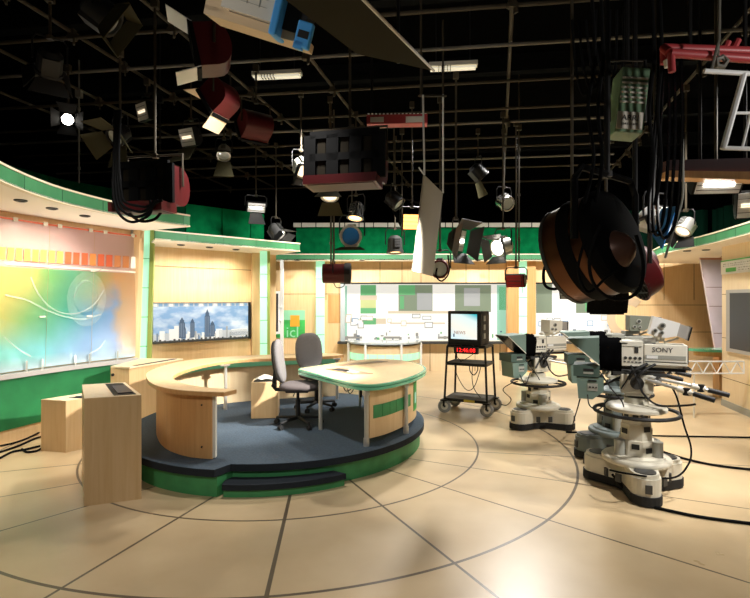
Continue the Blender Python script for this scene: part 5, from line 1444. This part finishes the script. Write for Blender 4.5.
g = MB('blue_plastic'); g.M = Tm; g.box((L*1.0, -.03, .05), (.09, .05, .14), bev=.008).box((L*.97, -.03, -.01), (.05, .05, .04)); g.m('black').box((L*1.0, -.056, .05), (.06, .004, .04)); g.build('blue_bracket', lb, world=True)
g = MB('black'); g.M = Tm; g.box((L*.87, .06, .13), (L*.24, .18, .16)); g.build('ballast', lb, world=True)
g = MB('black_metal')
for u in (.15, .8): q = Tm @ Vector((L*u, .1, .06)); g.cyl(q, (q.x, q.y, 5.7), .014, n=8)
g.build('hanger', lb, world=True)

# red frame, white frame and dark beam at upper right
rf = thing('lamp_bracket', 'red painted steel bracket reaching in from the right edge near the top', 'bracket', P(710, 55, 3.0))
g = MB('red_paint'); g.cyl(P(664, 48, 3.0), P(800, 53, 3.0), .026, n=10).cyl(P(670, 53, 2.9), P(800, 62, 2.9), .026, n=10).cyl(P(664, 48, 3.0), P(670, 53, 2.9), .026, n=10)
g.cyl(P(664, 48, 3.0), P(664, 64, 3.0), .022, n=10).cyl(P(671, 53, 2.9), P(672, 72, 2.9), .02, n=10).cyl(P(724, 50, 3.0), P(728, 42, 3.0), .02, n=8).cyl(P(733, 50, 3.0), P(738, 40, 3.0), .02, n=8)
g.build('arm', rf, world=True, smooth=True)
g = MB('pipe_bright').tube([P(716, 60, 2.85), P(722, 57, 2.85), P(727, 61, 2.85), P(723, 67, 2.85), P(717, 66, 2.85)], .016, 7, closed=True).cyl(P(718, 56, 2.85), P(719, 0, 2.85), .008, n=6); g.build('shackle', rf, world=True)
MB('offwhite').cyl(P(667, 60, 2.95), P(668, 67, 2.95), .02, n=10).build('knob', rf, world=True)
q = P(690, 50, 3.0); q2 = P(745, 52, 3.0); MB('black_metal').cyl(q, (q.x, q.y, 5.7), .012, n=6).cyl(q2, (q2.x, q2.y, 5.7), .012, n=6).build('hanger', rf, world=True)
wf = thing('gel_frame', 'white tubular gel frame with crossbars cut by the right edge', 'frame', P(728, 110, 2.7))
g = MB('white')
for (x0, y0, x1, y1, w) in ((704, 71, 790, 76, .013), (744, 74, 723, 149, .016), (723, 148, 790, 150, .012), (734, 113, 790, 113, .008), (760, 76, 742, 149, .007)): g.cyl(P(x0, y0, 2.7), P(x1, y1, 2.7), w, n=8)
g.build('tubing', wf, world=True, smooth=True)
MB('pipe_bright').cyl(P(711, 71, 2.7), P(719, 40, 2.7), .008, n=6).cyl(P(719, 40, 2.7), P(720, -60, 2.7), .008, n=6).build('hanger', wf, world=True)
bm_ = thing('wood_beam', 'dark reddish wooden beam with light underside entering from the right edge', 'beam', P(720, 167, 4.6))
g = MB('maroon_dark'); g.slabpoly([P(668, 176, 4.6), P(790, 180, 4.6), P(790, 157, 4.6), P(668, 160, 4.6)], (0, 1, 0), .12); g.m('maple_orange').slabpoly([P(668, 177, 4.58), P(790, 181, 4.58), P(790, 172, 4.58), P(668, 170.5, 4.58)], (0, 1, 0), .15)
g.build('plank', bm_, world=True)
q = P(700, 160, 4.65); q2 = P(745, 160, 4.65); MB('black_metal').cyl(q, (q.x, q.y, 5.7), .015, n=6).cyl(q2, (q2.x, q2.y, 5.7), .015, n=6).build('hanger', bm_, world=True)
pb2 = thing('control_box', 'maroon box with pale panels hanging above the large middle softlight', 'box', P(397, 121, 6.0))
g = MB('red_paint').box((0, 0, 0), (.72, .14, .11), rz=-.05); g.build('casing', pb2)
MB('offwhite').box((.2, -.082, -.01), (.2, .008, .07), rz=-.05).build('pale_panel', pb2); MB('offwhite').box((-.24, -.06, -.005), (.16, .008, .06), rz=-.05).build('pale_panel', pb2); g = MB('white')
for k in range(16): g.box((-.34+k*.045, -.07, .06), (.022, .02, .01), rz=-.05)
g.build('label_strip', pb2)
MB('black_metal').cyl((-.3, 0, .05), (-.3, 0, GZ-pb2.location.z), .014, n=6).cyl((.3, 0, .05), (.3, 0, GZ-pb2.location.z), .014, n=6).build('hanger', pb2)

# drop poles of the grid
def pole(label, x, y0, y1, D, r=.014, m='pipe'):
    a, b = P(x, y0, D), P(x, y1, D)
    g = MB(m).cyl((a.x, a.y, max(a.z, GZ)), b, r, n=8)
    for k in range(3): z = b.z+(GZ-b.z)*(k+.5)/3; g.cyl((b.x, b.y, z-.02), (b.x, b.y, z+.02), r*1.8, n=8)
    g.box((b.x, b.y, GZ), (.08, .07, .1))
    o = g.build('hanging_pole'); tag(o, label, 'pole', 'hanging poles'); return o
pole('long steel pole hanging from the grid left of the blue gel lamp', 331, 100, 268, 8.2)
pole('steel pole hanging right of the glaring barn-door lamp', 519, 60, 262, 8.6)
pole('short dark pole hanging left of the large left softlight', 79, 60, 183, 7.2, .012, 'pipe_bright')
pole('steel pole hanging from the grid behind the three small maroon softlights', 160, 20, 150, 7.4, .012, 'black_metal')
pole('steel pole hanging left of the orange glowing floodlight', 402, 130, 236, 8.8)

# hanging cable bundles
def hcable(label, pts, r, m='cable_black', g=None): cable(label, [P(*q) for q in pts], r, m, 'hanging_cable', 8, 'cable', g)
for i, off in enumerate((0, 3, 6, 9)):
    hcable('black cable of the bundle looping below the large left softlight', [(115+off*.6, 110, 4.62), (114+off*.5, 160, 4.62), (113+off, 190+off*.5, 4.62), (118+off, 212-off, 4.62), (132+off*1.2, 222-off*1.7, 4.62), (150-off*.2, 214-off*.9, 4.62), (150+off*1.4, 200, 4.62)], .013, 'cable_black', 'cable bundle of the left softlight')
hcable('black cable hanging from the near end of the left softlight tray', [(128, 212, 4.8), (140, 221, 4.8), (155, 219, 4.8), (163, 208, 4.8), (163, 203, 4.85)], .014)
for i, x in enumerate((682, 675, 669)):
    hcable(['thick black cable hanging right of the drum lamps, outermost', 'thick black cable hanging right of the drum lamps, middle one', 'thick black cable hanging right of the drum lamps, innermost'][i],
           [(x-1, 60, 3.3), (x, 130, 3.3), (x-3, 190, 3.3), (x-8, 225, 3.3), (x-18, 238-i*3, 3.3), (x-24+i*2, 220, 3.3), (x-24+i*3, 170, 3.3), (x-20+i*4, 100, 3.3), (x-18+i*4, 50, 3.3)], .011, 'black_gloss')
hcable('grey cable hanging down in front of the right header', [(682, 120, 3.4), (683, 190, 3.4), (678, 215, 3.4), (672, 235, 3.4), (665, 258, 3.4)], .008, 'cam_grey')
hcable('black cable loop drooping under the black drum lamp', [(600, 225, 2.9), (590, 255, 2.9), (592, 280, 2.9), (606, 296, 2.9), (625, 299, 2.9), (640, 288, 2.9), (643, 262, 2.9), (636, 235, 2.9)], .010)
hcable('black cable loop hanging under the brass drum lamp', [(552, 255, 3.4), (544, 270, 3.4), (545, 285, 3.4), (555, 289, 3.4), (566, 283, 3.4)], .010)
hcable('black cable loop over the gridded maroon drum lamp', [(585, 240, 3.1), (578, 270, 3.1), (588, 292, 3.1), (606, 278, 3.1), (618, 270, 3.1)], .009)
hcable('black cable loop under the small maroon lamp by the white flag', [(448, 255, 7.3), (449, 272, 7.3), (442, 281, 7.3), (436, 276, 7.3), (437, 268, 7.3)], .012)
for i, (x, w) in enumerate(((660, 5), (652, 6), (601, 6), (592, 8))):
    hcable('black cable hanging in the dark tangle above the drum lamps', [(x, 0, 3.2), (x+w*.3, 60, 3.2), (x-w*.5, 110, 3.2), (x+w*.2, 160, 3.2), (x-w, 205, 3.2)], .012, 'cable_black', 'cable tangle above the drum lamps')
for i in range(5):
    x = 572+i*7
    hcable('black cable draped between the pipes above the drum lamps', [(x, 20, 3.9), (x+4, 70-5*i, 3.9), (x+12, 95-6*i, 3.9), (x+22, 70, 3.9), (x+24, 10, 3.9)], .010, 'cable_black', 'draped cables above the drum lamps')

# ------------------------------------------------------------------ light
def spot(p, q, e, ang=70, col=(1, .965, .92), size=.14, blend=.7):
    o = bpy.data.objects.new('lamp_beam', lightdata('lamp_beam', 'SPOT', e, col, size, blend, ang)); COL.objects.link(o); o.location = p; aim(o, Vector(q)-Vector(p)); return o  # unseen spots with no lamp body of their own
SCALE = 1.0
for x in (-12, 12, 40, 70, 100, 124):
    q = wp(foot(x), LEDZ+.02, .10); spot(q, q+Vector((.38, 0, 1)), 7, 130, size=.05)
for u in (.1, .5, .9):
    q = Vector((-3.2, 6.66, .83)).lerp(Vector((-2.96, 7.4, .83)), u); spot(q, q+Vector((.1, .35, 1)), 16, 140, size=.05)
for p, q, e, a in (((-.9, 5.2, 3.9), (-4.4, 6.0, 1.0), 270, 80), ((-1.6, 3.2, 3.6), (-4.7, 4.9, .9), 220, 75), ((-.7, 7.0, 4.1), (-3.2, 9.3, 1.2), 620, 70),
                   ((-.6, 8.6, 4.2), (-1.5, 11.8, 1.3), 480, 85), ((1.2, 8.4, 4.2), (1.2, 11.8, 1.0), 800, 90), ((3.6, 8.4, 4.2), (4.4, 11.8, 1.2), 620, 90),
                   ((-.9, 4.7, 4.4), (-1.1, 6.1, .3), 280, 70), ((.9, 8.2, 4.3), (-.7, 5.7, .4), 520, 65), ((.2, -.6, 3.5), (.3, 2.9, 0), 130, 68), ((-1.6, -.4, 3.5), (-2.0, 3.6, 0), 190, 64),
                   ((4.6, 4.6, 4.2), (2.3, 5.0, .7), 650, 70), ((3.4, 5.9, 4.2), (5.5, 7.4, 1.2), 600, 80), ((2.6, 8.8, 4.3), (1.6, 6.6, 0), 900, 85), ((4.4, 8.6, 4.2), (6.5, 11.6, 1.2), 700, 95), ((5.4, 9.2, 3.2), (6.6, 11.8, 1.4), 260, 110)):  # last spot added to brighten the right end of the back wall
    spot(p, q, e*SCALE, a, size=.4 if p[0] == 2.6 else .14)
spot((1.2, 4.6, 2.7), (-2.1, 6.3, .5), 1600, 46, size=.08)  # unseen spot in mid-air, added to light the inside of the counter
spot((3.6, 1.3, 2.7), (2.1, 3.0, 3.1), 130, 46, size=.08)  # unseen spot added for the gel frame, red bracket and cables
spot((-2.4, 1.5, 2.9), (-.8, 3.0, 3.3), 60, 40, size=.08)  # unseen spot added to brighten the light box and flag board
spot((3.7, 2.2, 4.2), (2.4, 4.7, .9), 820, 40)  # unseen spot added to brighten the near sides of the cameras
w = bpy.data.worlds.new('World'); sc.world = w; w.use_nodes = True
w.node_tree.nodes['Background'].inputs[0].default_value = (1, .93, .82, 1); w.node_tree.nodes['Background'].inputs[1].default_value = .026

cam = bpy.data.cameras.new('Camera'); co = bpy.data.objects.new('Camera', cam); COL.objects.link(co)
co.location = (0, 0, EYE); co.rotation_euler = (PI/2, 0, 0); cam.sensor_width = 36; cam.lens = 24; cam.clip_start = .05; cam.clip_end = 100
sc.camera = co
sc.view_settings.view_transform = 'Standard'; sc.view_settings.look = 'None'; sc.view_settings.gamma = 1; sc.view_settings.use_curve_mapping = False
sc.view_settings.exposure = 0.12
sc.cycles.use_denoising = True
sc.cycles.sample_clamp_indirect = 6
